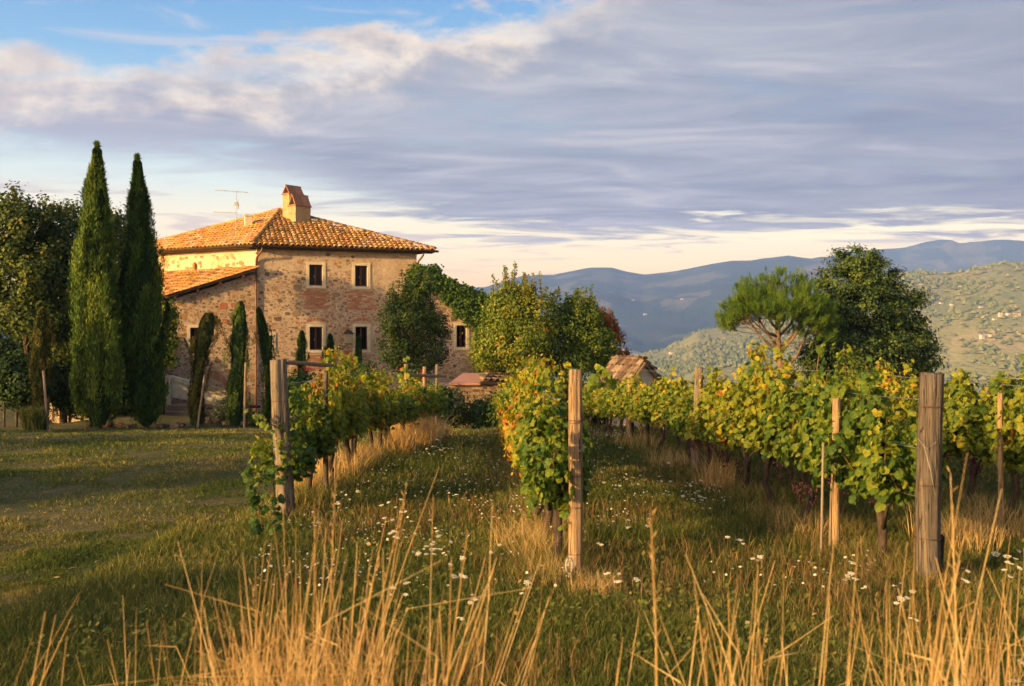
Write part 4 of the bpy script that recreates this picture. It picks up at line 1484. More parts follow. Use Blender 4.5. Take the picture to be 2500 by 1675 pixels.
# ------------------------------------------------------------------ trees and shrubs
def cypress(name, label, cat, base, H, prof, n_plume, n_leaf, seed, mat='cypress', rag=(.68, 1.16), lean=(0, 0), leaf=.15, bow=0.0, group=None, stake=None, lobes=0.10, ragged=1.0, trunk_r=.09, tmean=.5):
    rng = np.random.default_rng(seed)
    base = Vector(base)
    o = thing(name, label, cat, tuple(base), 0, group)

    def axis(t):
        return np.stack([lean[0] * t + bow * np.sin(np.pi * t), lean[1] * t, t * H], -1)
    # plumes
    phi = rng.uniform(0, 2 * np.pi, n_plume)
    t0 = rng.beta(1.0, 1.25, n_plume) * .93
    ln = rng.uniform(.10, .26, n_plume) * (1 - .35 * t0)
    per = n_leaf // n_plume
    idx = np.repeat(np.arange(n_plume), per)
    s = rng.beta(1.1, 1.2, len(idx))
    t = np.clip(t0[idx] + ln[idx] * s, 0, 1.0)
    lob = 1 + lobes * np.sin(phi[idx] * 3 + seed) + lobes * .7 * np.sin(phi[idx] * 5 + t * 9 + seed)
    Rr = np.interp(t, prof[0], prof[1]) * lob
    thick = np.interp(t0[idx] + .4 * ln[idx], prof[0], prof[1]) * .13 * (1.2 - s)
    phi[:14] = rng.uniform(0, 2 * np.pi, 14); big = np.zeros(n_plume); big[:14] = rng.uniform(.12, .34, 14)
    twist = phi[idx] + .5 * s * np.sin(seed) + rng.normal(0, .10, len(idx))
    lift = rng.uniform(rag[0], rag[1], n_plume)[idx] * (.90 + .14 * s) + big[idx] * np.sin(np.pi * np.clip(s, 0, 1)) * (t0[idx] > .25)
    rad = Rr * lift * (.93 - .0 * s)
    C = axis(t) + np.stack([np.cos(twist) * rad, np.sin(twist) * rad, np.zeros(len(idx))], -1)
    C += rng.normal(size=C.shape) * thick[:, None] * np.array([1, 1, .6])
    # protruding wisps near plume tips
    Out = np.stack([np.cos(twist), np.sin(twist), np.full(len(idx), .15)], -1)
    Up = np.stack([np.cos(twist) * .28, np.sin(twist) * .28, np.ones(len(idx))], -1) + rng.normal(size=C.shape) * .22
    N_ = Out + rng.normal(size=C.shape) * .55
    sz = leaf * rng.uniform(.7, 1.35, len(idx))
    V, F, k = place_leaves(C, N_, Up, sz, NARROW[0], NARROW[1], rng)
    pt = rng.normal(tmean, .20, n_plume)[idx] + rng.normal(0, .12, len(idx))
    parts = [(V, F, np.clip(pt, 0, 1))]
    # inner fill
    m_ = n_leaf // 4
    t = rng.uniform(0.01, .97, m_); ph = rng.uniform(0, 2 * np.pi, m_)
    rad = np.interp(t, prof[0], prof[1]) * .62 * np.sqrt(rng.uniform(.4, 1, m_))
    C = axis(t) + np.stack([np.cos(ph) * rad, np.sin(ph) * rad, np.zeros(m_)], -1)
    Out = np.stack([np.cos(ph), np.sin(ph), np.zeros(m_)], -1)
    V, F, k = place_leaves(C, Out, np.tile([0, 0, 1.0], (m_, 1)), np.full(m_, leaf * 2.0), DIAMOND[0], DIAMOND[1], rng)
    parts.append((V, F, np.full(m_, .1)))
    # leader tip
    m_ = max(60, n_leaf // 50)
    t = rng.uniform(.91, 1.012, m_)
    C = axis(t) + rng.normal(size=(m_, 3)) * np.array([1, 1, .0]) * (.012 + .55 * np.clip(1.0 - t, 0, 1))[:, None] * (H / 9)
    V, F, k = place_leaves(C, rand_unit(m_, rng), np.tile([0, 0, 1.0], (m_, 1)) + rng.normal(size=(m_, 3)) * .3, np.full(m_, leaf * .8), NARROW[0], NARROW[1], rng)
    parts.append((V, F, np.full(m_, .6)))
    link_mesh('crown', leaf_mesh('crown', parts, M[mat]), o)
    tk = MB()
    ax = [Vector(axis(np.array(q))) + base for q in (0, .3, .6, .9)]
    ax[0].z -= .25
    tk.tube(ax, [trunk_r, trunk_r * .8, trunk_r * .5, .01], 7, wob=.2)
    tk.build('trunk', M['bark'], o)
    if stake:
        sk = MB()
        sk.tube([Vector(stake[0]), Vector(stake[1])], .035, 6)
        tag(sk.build('stake', M['stake'], o))
    return o


def at_ground(x, d):
    X = (x - CX) / FPX * d
    return (X, d, gz(X, d))


PR_A = ([0, .03, .10, .22, .40, .58, .72, .84, .93, .98, 1.0], [.24, .42, .60, .66, .66, .57, .44, .30, .15, .05, .01])
PR_B = ([0, .03, .10, .22, .38, .55, .70, .82, .92, .98, 1.0], [.20, .34, .50, .62, .66, .60, .46, .30, .15, .045, .01])
b = at_ground(241, 30)
cypress('cypress_tree', 'tallest cypress, broad and sunlit, left of the darker one', 'cypress', b, px3(0, 358, 30).z - b[2], PR_A, 210, 52000, 3, leaf=.15, trunk_r=.11, lean=(-.05, 0), tmean=.56)
# side leader that gives the notched top
b = at_ground(357, 31)
cypress('cypress_tree', 'second tall cypress, narrower and darker, beside the lean-to roof', 'cypress', b, px3(0, 388, 31).z - b[2], PR_B, 190, 48000, 8, leaf=.15, trunk_r=.11, lean=(-.28, 0), tmean=.36)

small = [
    # x base, x top, y top, d, halfwidth px, label, mat, bow, stake?, tmean
    (106, 104, 760, 28.5, 21, 'thin brownish young cypress tied to a pale stake at the far left', 'cypress_brown', -.1, ((118, 1055), (106, 905)), .5),
    (478, 512, 770, 31.5, 24, 'leaning bushy young cypress before the lean-to window', 'cypress_brown', -.12, ((481, 1046), (500, 915)), .35),
    (574, 588, 742, 32.0, 25, 'dense young cypress between the parapet and the downpipe', 'cypress', .0, ((596, 960), (600, 885)), .55),
    (660, 630, 756, 33.0, 15, 'bent thin young cypress just right of the copper downpipe', 'cypress', .14, ((662, 1035), (668, 940)), .45),
    (735, 737, 814, 35.0, 12, 'slim young cypress below the left window pair', 'cypress', 0, ((747, 1010), (745, 930)), .5),
    (808, 806, 822, 35.5, 11, 'slim young cypress beneath the wall lantern', 'cypress', 0, None, .45),
    (874, 876, 826, 36.0, 9, 'shortest slim cypress in front of the lower right window', 'cypress', 0, None, .5)]
for i, (xb, xt, yt, d, hw, lab, mt, bow, stk, tm) in enumerate(small):
    b = at_ground(xb, d)
    hwm = hw * d / FPX
    H = px3(0, yt, d).z - b[2]
    prof = ([0, .05, .25, .5, .72, .88, .97, 1.0], [hwm * .6, hwm * .85, hwm * .85, hwm * .95, hwm * 1.05, hwm * .85, hwm * .35, .02])
    if i in (1,): prof = ([0, .05, .25, .5, .66, .80, .93, 1.0], [hwm * .7, hwm * .8, hwm * .7, hwm * .65, hwm * .9, hwm * 1.4, hwm * 1.0, .1])
    st_ = None
    if stk:
        s0 = px3(stk[0][0], stk[0][1], d - .35); s1 = px3(stk[1][0], stk[1][1], d - .30)
        st_ = ((s0.x, s0.y, gz(s0.x, s0.y) - .1), tuple(s1))
    cypress('young_cypress', lab, 'cypress', b, H, prof, 70, 7000, 50 + i, mt, lean=((xt - xb) / FPX * d, 0), leaf=.11, bow=bow, stake=st_, lobes=.3, rag=(.45, 1.35), trunk_r=.035, tmean=tm, group='young cypresses staked along the house wall')


def tree(name, label, cat, base, blobs, n_cl, per, sig, leaf, mat, seed, shape=DIAMOND, trunk_r=.15, fork=.45, tmean=.5, tsd=.2, limb=26, barkmat='bark', shoots=None, up=0.3, stems=1, flat=1.0, hollow=.55, group=None):
    """blobs: list of (center, radii) world coords. leaf clusters fill their shells; limbs run to some clusters"""
    rng = np.random.default_rng(seed)
    base = Vector(base)
    o = thing(name, label, cat, tuple(base), 0, group)
    vol = np.array([r[0] * r[1] * r[2] for _, r in blobs]) ** .75
    pick = rng.choice(len(blobs), n_cl, p=vol / vol.sum())
    C0 = np.array([c for c, _ in blobs])[pick]; R0 = np.array([r for _, r in blobs])[pick]
    d = rand_unit(n_cl, rng)
    rr = rng.uniform(hollow ** 3, 1, n_cl) ** (1 / 3)
    CL = C0 + d * R0 * rr[:, None]
    clS = rng.uniform(.6, 1.35, n_cl) * sig
    idx = np.repeat(np.arange(n_cl), per)
    off = rng.normal(size=(len(idx), 3)) * clS[idx][:, None] * np.array([1, 1, flat])
    P = CL[idx] + off - np.array(base)
    out = unit(off * .8 + d[idx] * sig * .8 + np.array([0, 0, up]) * sig + rng.normal(size=off.shape) * sig * .5)
    Upv = rng.normal(size=off.shape) + np.array([0, 0, .3])
    T = rng.normal(tmean, tsd * .6, n_cl)[idx] + rng.normal(0, tsd * .7, len(idx))
    V, F, k = place_leaves(P, out, Upv, leaf * rng.uniform(.6, 1.3, len(idx)), shape[0], shape[1], rng)
    parts = [(V, F, np.repeat(np.clip(T, 0, 1), k))]
    if shoots:
        n_s, lmin, lmax, n_l = shoots
        cand = np.argsort(-(CL[:, 2] + rng.uniform(0, 1.2, n_cl)))[:n_s]
        sm = MB()
        for ci in cand:
            L = rng.uniform(lmin, lmax)
            p0 = Vector(CL[ci]); tilt = rng.normal(0, .1, 2)
            p1 = p0 + Vector((tilt[0] * L, tilt[1] * L, L))
            sm.tube([p0, p1], [.014, .004], 4)
            q = rng.uniform(0, 1, n_l)
            PP = np.array(p0)[None] + (np.array(p1) - np.array(p0))[None] * q[:, None] - np.array(base) + rng.normal(size=(n_l, 3)) * (.075 * (1.25 - q))[:, None]
            V, F, k = place_leaves(PP, rand_unit(n_l, rng), rng.normal(size=(n_l, 3)) + np.array([0, 0, .8]), leaf * rng.uniform(.6, 1.1, n_l), shape[0], shape[1], rng)
            parts.append((V, F, np.repeat(np.clip(rng.normal(tmean + .12, tsd, n_l), 0, 1), k)))
        sm.build('upright_shoots', M[barkmat], o)
    link_mesh('crown', leaf_mesh('crown', parts, M[mat]), o)
    tk = MB()
    cen = CL.mean(0)
    fz = base.z + (cen[2] - base.z) * fork
    rg = random.Random(seed)
    for s_ in range(stems):
        bo = Vector((rg.uniform(-.12, .12) * (stems > 1), rg.uniform(-.12, .12) * (stems > 1), 0))
        F0 = Vector((base.x + (cen[0] - base.x) * .3 * fork + rg.uniform(-.2, .2) * (stems > 1), base.y + rg.uniform(-.2, .2) * (stems > 1), fz))
        TP = Vector((cen[0], cen[1], cen[2]))
        tk.tube([base + bo - Vector((0, 0, .3)), base + bo + Vector((0, 0, .15)), F0, F0.lerp(TP, .6), TP], [trunk_r * 1.3, trunk_r, trunk_r * .8, trunk_r * .5, trunk_r * .2], 8, wob=.15)
    sel = rng.choice(n_cl, min(limb, n_cl), replace=False)
    for ci in sel:
        p1 = Vector(CL[ci]); k_ = rg.uniform(0, .8)
        p0 = F0.lerp(TP, k_)
        mid_ = p0.lerp(p1, .5) + Vector((rg.uniform(-.1, .1), rg.uniform(-.1, .1), -.08 * (p1 - p0).length))
        tk.tube([p0, mid_, p1], [trunk_r * .42, trunk_r * .25, .012], 5, cap=False)
    tk.build('trunk', M[barkmat], o, True)
    return o


def B(x, y, d, rx, rz, ry=None):
    """blob centre from pixel + distance; radii given in pixels"""
    c = px3(x, y, d)
    k = d / FPX
    return (tuple(c), (rx * k, (ry or rx) * k, rz * k))


# broadleaf trees at the far left
tree('holm_oak', 'leafy broadleaf tree at the left edge with the highest rounded crown', 'tree', at_ground(70, 34.5),
     [B(40, 520, 34.5, 52, 60), B(20, 620, 34, 60, 70), B(85, 580, 34.5, 60, 75), B(60, 700, 34, 85, 80), B(70, 780, 33.5, 80, 45), B(-40, 640, 34, 60, 110)], 250, 74, .17, .125, 'oak', 101, trunk_r=.13, tmean=.44, tsd=.28)
tree('holm_oak', 'olive-green broadleaf tree filling the gap left of the tallest cypress', 'tree', at_ground(155, 36),
     [B(135, 530, 36, 40, 55), B(150, 620, 35.5, 55, 80), B(185, 560, 36.5, 32, 60), B(150, 730, 35, 60, 80), B(170, 830, 35, 55, 60)], 200, 74, .17, .125, 'oak', 102, trunk_r=.14, tmean=.42, tsd=.28)
tree('holm_oak', 'broadleaf tree showing between the two tall cypresses', 'tree', at_ground(285, 37),
     [B(275, 570, 37, 38, 55), B(290, 680, 37, 45, 90), B(280, 820, 36, 50, 90)], 130, 74, .17, .125, 'oak', 103, trunk_r=.14, tmean=.4, tsd=.28)
tree('garden_shrub', 'yellow-green shrub peeping out right of the darker tall cypress', 'shrub', at_ground(400, 35.5),
     [B(405, 780, 35.5, 24, 38), B(408, 850, 35.5, 20, 40)], 90, 44, .12, .11, 'pear', 104, trunk_r=.04, tmean=.45, tsd=.25)
for i, (x, y, d, rx, rz, lab) in enumerate([(40, 925, 33, 70, 60, 'dark clipped hedge bush under the broadleaf trees at the left edge'), (170, 935, 36, 60, 70, 'dark bush in the shade between thin and tall cypress'), (300, 960, 35, 45, 50, 'shaded bush low between the two tall cypresses'), (-60, 900, 34, 60, 90, 'shaded bush at the very left edge of the garden'), (95, 900, 38, 70, 90, 'tall dark bush behind the thin brownish cypress'), (10, 850, 39, 70, 80, 'tall dark bush filling the gap at the left edge'), (200, 900, 39, 60, 100, 'dark bush behind the tallest cypress'), (320, 900, 40, 50, 110, 'dark bush behind the darker tall cypress')]):
    tree('garden_shrub', lab, 'bush', at_ground(x, d), [B(x, y, d, rx, rz), B(x + 20, y + 25, d - .3, rx * .8, rz * .7)], 220, 40, .16, .11, 'holm', 120 + i, trunk_r=.05, tmean=.25, tsd=.2)
# dark olive-leaved tree before the facade
tree('bay_tree', 'airy dark small-leaved tree standing before the right half of the facade', 'tree', at_ground(1018, 38.5),
     [B(985, 725, 38.5, 36, 40), B(958, 775, 38.2, 36, 46), B(1010, 790, 38.5, 62, 70), B(1062, 800, 38.5, 34, 48), B(1048, 865, 38.5, 50, 45), B(968, 862, 38.5, 50, 45), B(1032, 712, 38.5, 26, 34), B(1010, 905, 38.3, 60, 25)], 300, 70, .13, .08, 'holm', 130, trunk_r=.07, tmean=.42, tsd=.28, up=.5, hollow=.15, shoots=(34, .3, .7, 50))
# pear trees with upright shoots
tree('pear_tree', 'yellow-green fruit tree with upright shoots beside the ivy wing', 'tree', at_ground(1262, 35),
     [B(1250, 760, 35, 62, 62), B(1310, 770, 35, 52, 60), B(1215, 820, 34.8, 50, 55), B(1265, 840, 34.5, 85, 62), B(1230, 725, 35, 30, 30), B(1185, 860, 34.8, 35, 50)], 420, 62, .16, .085, 'pear', 140, trunk_r=.10, tmean=.56, tsd=.20, shoots=(46, .4, 1.05, 70), stems=3)
tree('pear_tree', 'greener fruit tree behind the middle post, right of the yellowish one', 'tree', at_ground(1405, 36),
     [B(1400, 790, 36, 65, 55), B(1440, 840, 36, 62, 62), B(1360, 840, 35.6, 60, 65), B(1430, 770, 36, 40, 40), B(1470, 880, 36, 35, 40), B(1395, 885, 35.4, 60, 35)], 400, 62, .16, .085, 'pear', 141, trunk_r=.10, tmean=.38, tsd=.18, shoots=(36, .35, .9, 60), stems=3)
tree('maple_tree', 'orange autumn tree peeping out behind the greener fruit tree', 'tree', at_ground(1490, 38),
     [B(1500, 820, 38, 18, 16), B(1495, 862, 38, 36, 20), B(1440, 790, 38.2, 70, 34), B(1470, 830, 38.2, 40, 50)], 170, 34, .11, .13, 'maple', 142, trunk_r=.06, tmean=.5, tsd=.25)

# ivy over the wing and house corner
def ivy():
    rng = np.random.default_rng(150)
    o = thing('ivy', 'green ivy trailing over the wing roof edge and wall corner', 'ivy', fw(8.6, .2, -1.7))
    cl = []
    for k in range(330):              # along the verge, hanging down
        u = rng.uniform(U_R - .1, U_W + .5)
        top = 5.15 - (u - 6.9) / 3.3 * 1.25 + .12
        drop = rng.beta(1, 2.2) * (0.75 + .9 * max(0, (u - 7.6)) )
        if 8.1 < u < 9.7 and top - drop < 2.75 and rng.random() < .9: continue
        cl.append((u, .16 + rng.uniform(0, .14), top - drop + rng.uniform(0, .12)))
    for k in range(60):               # corner by the downpipe
        cl.append((U_R - .1 + rng.normal(0, .14), .12, rng.uniform(3.4, 5.4)))
    for k in range(26):
        cl.append((rng.uniform(U_R + .1, U_R + 1.2), -.2 + rng.uniform(-.8, .4), rng.uniform(5.0, 5.45) - 0))
    for k in range(150):              # right of the wing window
        cl.append((rng.uniform(9.55, 11.0), .15 + rng.uniform(0, .25), rng.uniform(-.4, 3.9)))
    cl = np.array([fw(*c) for c in cl])
    per = 24
    idx = np.repeat(np.arange(len(cl)), per)
    off = rng.normal(size=(len(idx), 3)) * .10
    fn = np.array(FN)
    P = cl[idx] + off
    N_ = fn[None] + rng.normal(size=off.shape) * .5 + np.array([0, 0, .3])
    V, F, k = place_leaves(P - np.array(o.location), N_, rng.normal(size=off.shape) * .6 + np.array([0, 0, -1.0]), .11 * rng.uniform(.6, 1.2, len(idx)), VINE_MID[0], VINE_MID[1], rng)
    T = rng.normal(.5, .15, len(cl))[idx] + rng.normal(0, .15, len(idx))
    link_mesh('foliage', leaf_mesh('foliage', [(V, F, np.repeat(np.clip(T, 0, 1), k))], M['ivy']), o)
    s = MB()
    for k in range(6):
        u = rng.uniform(9.6, 10.6)
        s.tube([fw(u, .05, -1.8), fw(u + .1, .07, .5), fw(u - .1, .06, 2.0), fw(u - .3, .06, 3.4)], [.03, .025, .02, .012], 5)
    s.build('stems', M['bark'], o)
ivy()

for i, (x, y, d, rx, rz, mt, lab, tm) in enumerate([
        (1108, 1000, 31.5, 34, 40, 'olive', 'grey flowering shrub against the outbuilding wall', .4),
        (1175, 1010, 31, 24, 30, 'holm', 'dark round bush left of the clipped hedge block', .3),
        (1222, 1004, 31, 42, 34, 'holm', 'dark clipped hedge block in front of the outbuilding', .3),
        (1075, 985, 30, 28, 40, 'holm', 'dark green bush at the end of the left vine row', .35),
        (555, 1000, 34, 22, 22, 'olive', 'low grey-green bush under the plastered parapet', .3),
        (720, 960, 33, 40, 45, 'ivy', 'rose bush in front of the facade behind the left post', .3),
        (880, 930, 34, 60, 42, 'ivy', 'leafy shrub below the facade behind the left vine row', .35),
        (1440, 1010, 28, 45, 55, 'holm', 'dark bush behind the middle vine row', .25),
        (1390, 960, 30, 45, 60, 'holm', 'dark shrub in the shade below the greener fruit tree', .22)]):
    tree('garden_shrub', lab, 'shrub', at_ground(x, d), [B(x, y, d, rx, rz), B(x - rx * .3, y + rz * .5, d - .1, rx * .8, rz * .6)], 120, 40, .12, .085, mt, 160 + i, trunk_r=.03, tmean=tm, tsd=.2)
# grass clump under the thin cypress
# geraniums
for i, (x, y, d) in enumerate([(884, 905, 34.5), (752, 905, 33.5), (604, 1006, 33.6), (1020, 915, 33.5)]):
    rng = np.random.default_rng(170 + i)
    c = px3(x, y, d)
    o = thing('geranium', ['pink geraniums at the foot of the facade under the lantern', 'few red geranium blooms beside the left window pair', 'small pink geranium next to the dark garden table', 'red bloom against the dark small-leaved tree'][i], 'flower', (c.x, c.y, gz(c.x, c.y)))
    n = [60, 20, 26, 16][i]
    P = np.array(c) - np.array(o.location) + rng.normal(size=(n, 3)) * np.array([[.42, .16, .2, .14][i], .1, .09])
    V, F, k = place_leaves(P, rand_unit(n, rng) + np.array([0, -.8, .3]), rand_unit(n, rng), np.full(n, .085), DIAMOND[0], DIAMOND[1], rng)
    link_mesh('blossom', leaf_mesh('blossom', [(V, F, rng.uniform(0, 1, n))], M['geranium']), o)
    P2 = np.stack([rng.normal(0, .3, 260), rng.normal(0, .15, 260), rng.uniform(0, P[:, 2].mean(), 260)], -1)
    V, F, k = place_leaves(P2, rand_unit(260, rng), rand_unit(260, rng), np.full(260, .12), DIAMOND[0], DIAMOND[1], rng)
    link_mesh('foliage', leaf_mesh('foliage', [(V, F, rng.uniform(.2, .6, 260))], M['ivy']), o)


# stone pine
def stone_pine():
    rng = np.random.default_rng(200)
    rg = random.Random(200)
    D = 46.0
    b = at_ground(1908, D)
    o = thing('umbrella_pine', 'bright green young umbrella pine with bare fanned branches', 'pine tree', b)
    base = Vector(b)
    p1, p2, p3 = px3(1906, 900, D), px3(1900, 850, D), px3(1898, 760, D)
    tk = MB()
    tk.tube([base - Vector((0, 0, .4)), p1, p2, p3, px3(1896, 700, D)], [.20, .17, .14, .09, .03], 9, wob=.12)
    tips = []
    # umbrella outline: dome from x 1765..2045, top y 655, underside sweeping down
    for k in range(150):
        a = rng.uniform(0, 2 * np.pi); rr = math.sqrt(rng.uniform(.02, 1))
        X = 1900 + math.cos(a) * rr * 132; dY = math.sin(a) * rr * 2.3
        top = 664 + 92 * rr ** 2.0 + 10 * math.sin(a * 3)
        if X > 1980: top += 22
        y = top + rng.uniform(0, 1) * (42 + 34 * (1 - rr)) + (10 if X < 1800 else 0)
        tips.append(px3(X, y, D + dY))
    for k in range(26):
        X = 1965 + rng.uniform(-35, 60); tips.append(px3(X, 740 + rng.uniform(0, 90), D + rng.uniform(-1.2, .6)))
    stems = [p2.lerp(p1, .3), p2, p2.lerp(p3, .3), p2.lerp(p3, .5), p2.lerp(p3, .75), p3]
    # main limbs
    limbs = []
    for k in range(13):
        a = 2 * math.pi * k / 13 + rg.uniform(-.2, .2)
        s0 = stems[k % len(stems)]
        e_ = px3(1900 + math.cos(a) * rg.uniform(60, 100), 775 + rg.uniform(-30, 10), D + math.sin(a) * 1.5)
        m_ = s0.lerp(e_, .5) + Vector((0, 0, -.15))
        limbs.append((s0, m_, e_)); tk.tube([s0, m_, e_], [.075, .05, .028], 6)
    l0 = px3(1912, 905, D); l1 = px3(1945, 870, D - .2); l2 = px3(1968, 820, D - .4); l3 = px3(1985, 770, D - .5)
    tk.tube([l0, l1, l2, l3], [.08, .065, .05, .03], 6); limbs.append((l1, l2, l3))
    for tp in tips:
        L = min(limbs, key=lambda q: (q[2] - tp).length + rg.uniform(0, .8))
        s_ = L[1].lerp(L[2], rg.uniform(.1, 1))
        tk.tube([s_, s_.lerp(tp, .5) + Vector((rg.uniform(-.1, .1), 0, -.08)), tp], [.022, .015, .008], 4, cap=False)
    for k in range(60):       # dead twigs below the crown
        L = rg.choice(limbs); s_ = L[0].lerp(L[1], rg.uniform(.2, 1)); 
        e_ = s_ + Vector((rg.uniform(-.9, .9), rg.uniform(-.5, .5), rg.uniform(-.25, .5)))
        tk.tube([s_, s_.lerp(e_, .5) + Vector((0, 0, .06)), e_], [.013, .009, .004], 4, cap=False)
    tk.build('trunk', M['pine_bark'], o, True)
    T = np.array([tuple(t_) for t_ in tips])
    sub = T[np.repeat(np.arange(len(T)), 11)] + rng.normal(size=(len(T) * 11, 3)) * np.array([.22, .22, .13])
    per = 34
    idx = np.repeat(np.arange(len(sub)), per)
    # needles spread round the upward-tilted shoot
    cdir = unit(sub - np.array(px3(1900, 800, D)))[idx] * .6 + np.array([0, 0, .9])
    dirv = unit(cdir + rng.normal(size=(len(idx), 3)) * .48)
    P = sub[idx] - np.array(b) + dirv * .02 + unit(cdir) * rng.uniform(-.10, .16, (len(idx), 1))
    V, F, k = place_leaves(P, rand_unit(len(idx), rng), dirv, .22 * rng.uniform(.7, 1.2, len(idx)), [(-.045, 0, 0), (.045, 0, 0), (0, 1, 0)], NEEDLE[1], rng)
    Tn = rng.normal(.55, .16, len(sub))[idx] + rng.normal(0, .1, len(idx))
    link_mesh('crown', leaf_mesh('crown', [(V, F, np.clip(Tn, 0, 1))], M['pine']), o)
stone_pine()

tree('evergreen_oak', 'massive dark evergreen tree behind the vines, right of the umbrella pine', 'tree', at_ground(2062, 50),
     [B(2090, 640, 50, 55, 42), B(2065, 700, 50, 80, 60), B(2140, 690, 50, 60, 60), B(2100, 770, 49.5, 105, 75), B(2190, 760, 50, 60, 70), B(2030, 780, 49.7, 50, 80),
      B(2200, 840, 50, 82, 65), B(2110, 860, 49, 120, 70), B(2020, 880, 49.5, 62, 60), B(2240, 880, 50, 48, 45), B(2180, 920, 49.3, 90, 40), B(2050, 935, 49.3, 70, 45), B(2235, 800, 50.5, 25, 40)],
     760, 120, .24, .13, 'holm', 210, trunk_r=.28, tmean=.52, tsd=.34, up=.9, flat=.55, hollow=.7, limb=40)
tree('evergreen_bush', 'dark bush at the right edge just above the farthest vine row', 'bush', at_ground(2500, 26),
     [B(2510, 965, 26, 26, 28), B(2520, 1000, 26, 30, 30)], 90, 40, .12, .10, 'holm', 211, trunk_r=.04, tmean=.4)


# ------------------------------------------------------------------ the vineyard
def vine_foliage(seed, n_leaf, hi, shape, yellow):
    """leaf wall of one vine, local frame: x along the row"""
    rng = np.random.default_rng(seed)
    n_sh = 15
    per = n_leaf // n_sh
    pts, T, Y = [], [], []
    st = []
    for s in range(n_sh):
        x0 = rng.uniform(-.55, .55); y0 = rng.normal(0, .05); side = rng.choice([-1, 1])
        top = rng.uniform(1.26, 1.56) if rng.random() < .84 else rng.uniform(1.6, 1.88)
        if s % 4 == 3:      # shoot falling outwards
            t = np.sort(rng.uniform(0, 1, per))
            X = x0 + rng.normal(0, .25) * t
            Yy = y0 + side * (.06 + .20 * np.sin(t * 1.7))
            Z = .85 + .50 * np.sin(t * 2.6) - .38 * t
        else:
            t = rng.uniform(0, 1, per)
            X = x0 + rng.normal(0, .18) * t
            Yy = y0 + side * .10 * np.sin(t * 3) + rng.normal(0, .07) * t
            Z = .72 + (top - .72) * t
        thick = .115 * (1.12 - t) + .04
        ph = rng.uniform(0, 2 * np.pi, per)
        X2 = X + np.cos(ph) * thick + rng.normal(0, .03, per)
        Y2 = Yy + np.sin(ph) * thick * 1.15
        pts.append(np.stack([X2, Y2, Z + rng.normal(0, .05, per)], -1))
        T.append(np.clip(rng.normal(yellow + .10 * (t - .4) + rng.normal(0, .10), .13, per), 0, 1))
        Y.append(np.stack([np.cos(ph) * .5, np.sin(ph) + np.sign(Y2) * .35, np.full(per, .45)], -1))
        st.append([(float(X[i]), float(Yy[i]), float(Z[i])) for i in np.argsort(t)[[0, per // 2, per - 1]]])
    # low leaves round the fruit zone
    m_ = n_leaf // 7
    ph = rng.choice([-1, 1], m_)
    pts.append(np.stack([rng.uniform(-.55, .55, m_), ph * rng.uniform(.04, .16, m_), rng.uniform(.68, 1.05, m_)], -1))
    T.append(np.clip(rng.normal(yellow - .12, .16, m_), 0, 1))
    Y.append(np.stack([rng.normal(0, .4, m_), ph * 1.0, np.full(m_, .35)], -1))
    P = np.concatenate(pts); T = np.concatenate(T); N_ = np.concatenate(Y)
    N_ = unit(N_) + rng.normal(size=N_.shape) * .45
    Up = np.stack([rng.normal(0, .6, len(P)), np.sign(P[:, 1]) * .3, -np.ones(len(P))], -1)
    V, F, k = place_leaves(P, N_, Up, .073 * rng.uniform(.5, 1.35, len(P)), shape[0], shape[1], rng)
    me = leaf_mesh('foliage', [(V, F, np.repeat(T, k))], M['vine'])
    sm = MB()
    for q in st:
        sm.tube(q, [.006, .005, .003], 4, cap=False)
    return me, sm.mesh('shoots', M['vine_stem'])


def vine_trunk(seed):
    rg = random.Random(seed)
    m_ = MB()
    lx = rg.uniform(-.18, .18); ly = rg.uniform(-.05, .05)
    pts = [(0 + lx * .3, 0, -.15), (lx, ly, .12), (lx * .4 + rg.uniform(-.05, .05), -ly, .32), (rg.uniform(-.04, .04), 0, .52), (rg.uniform(-.1, .1), 0, .66)]
    m_.tube(pts, [.055, .045, .038, .040, .036], 8, wob=.35, seed=seed)
    e = pts[-1]
    m_.tube([e, (e[0] + .22, 0, .72), (e[0] + .5, 0, .70)], [.024, .017, .009], 6, wob=.3)
    if seed % 2: m_.tube([pts[2], (pts[2][0] - .2, .02, .58), (pts[2][0] - .42, 0, .68)], [.02, .016, .009], 6, wob=.3)
    return m_.mesh('trunk', M['vine_bark'], True)


def grape_mesh(seed):
    rg = random.Random(seed)
    m_ = MB()
    ico = [(0, 0, 1), (.894, 0, .447), (.276, .85, .447), (-.724, .526, .447), (-.724, -.526, .447), (.276, -.85, .447), (.724, .526, -.447), (-.276, .85, -.447), (-.894, 0, -.447), (-.276, -.85, -.447), (.724, -.526, -.447), (0, 0, -1)]
    IF = [(0, 1, 2), (0, 2, 3), (0, 3, 4), (0, 4, 5), (0, 5, 1), (1, 6, 2), (2, 7, 3), (3, 8, 4), (4, 9, 5), (5, 10, 1), (2, 6, 7), (3, 7, 8), (4, 8, 9), (5, 9, 10), (1, 10, 6), (6, 11, 7), (7, 11, 8), (8, 11, 9), (9, 11, 10), (10, 11, 6)]
    for i in range(20):
        z = -rg.random() * .15
        r = .045 * (1 - (-z / .19)) + .006
        a = rg.random() * 6.28
        q = .0115
        m_.add([(r * math.cos(a) + x * q, r * math.sin(a) + y * q, z + zz * q) for x, y, zz in ico], IF, rg.random())
    return m_.mesh('grape_bunch', M['grape'], True)


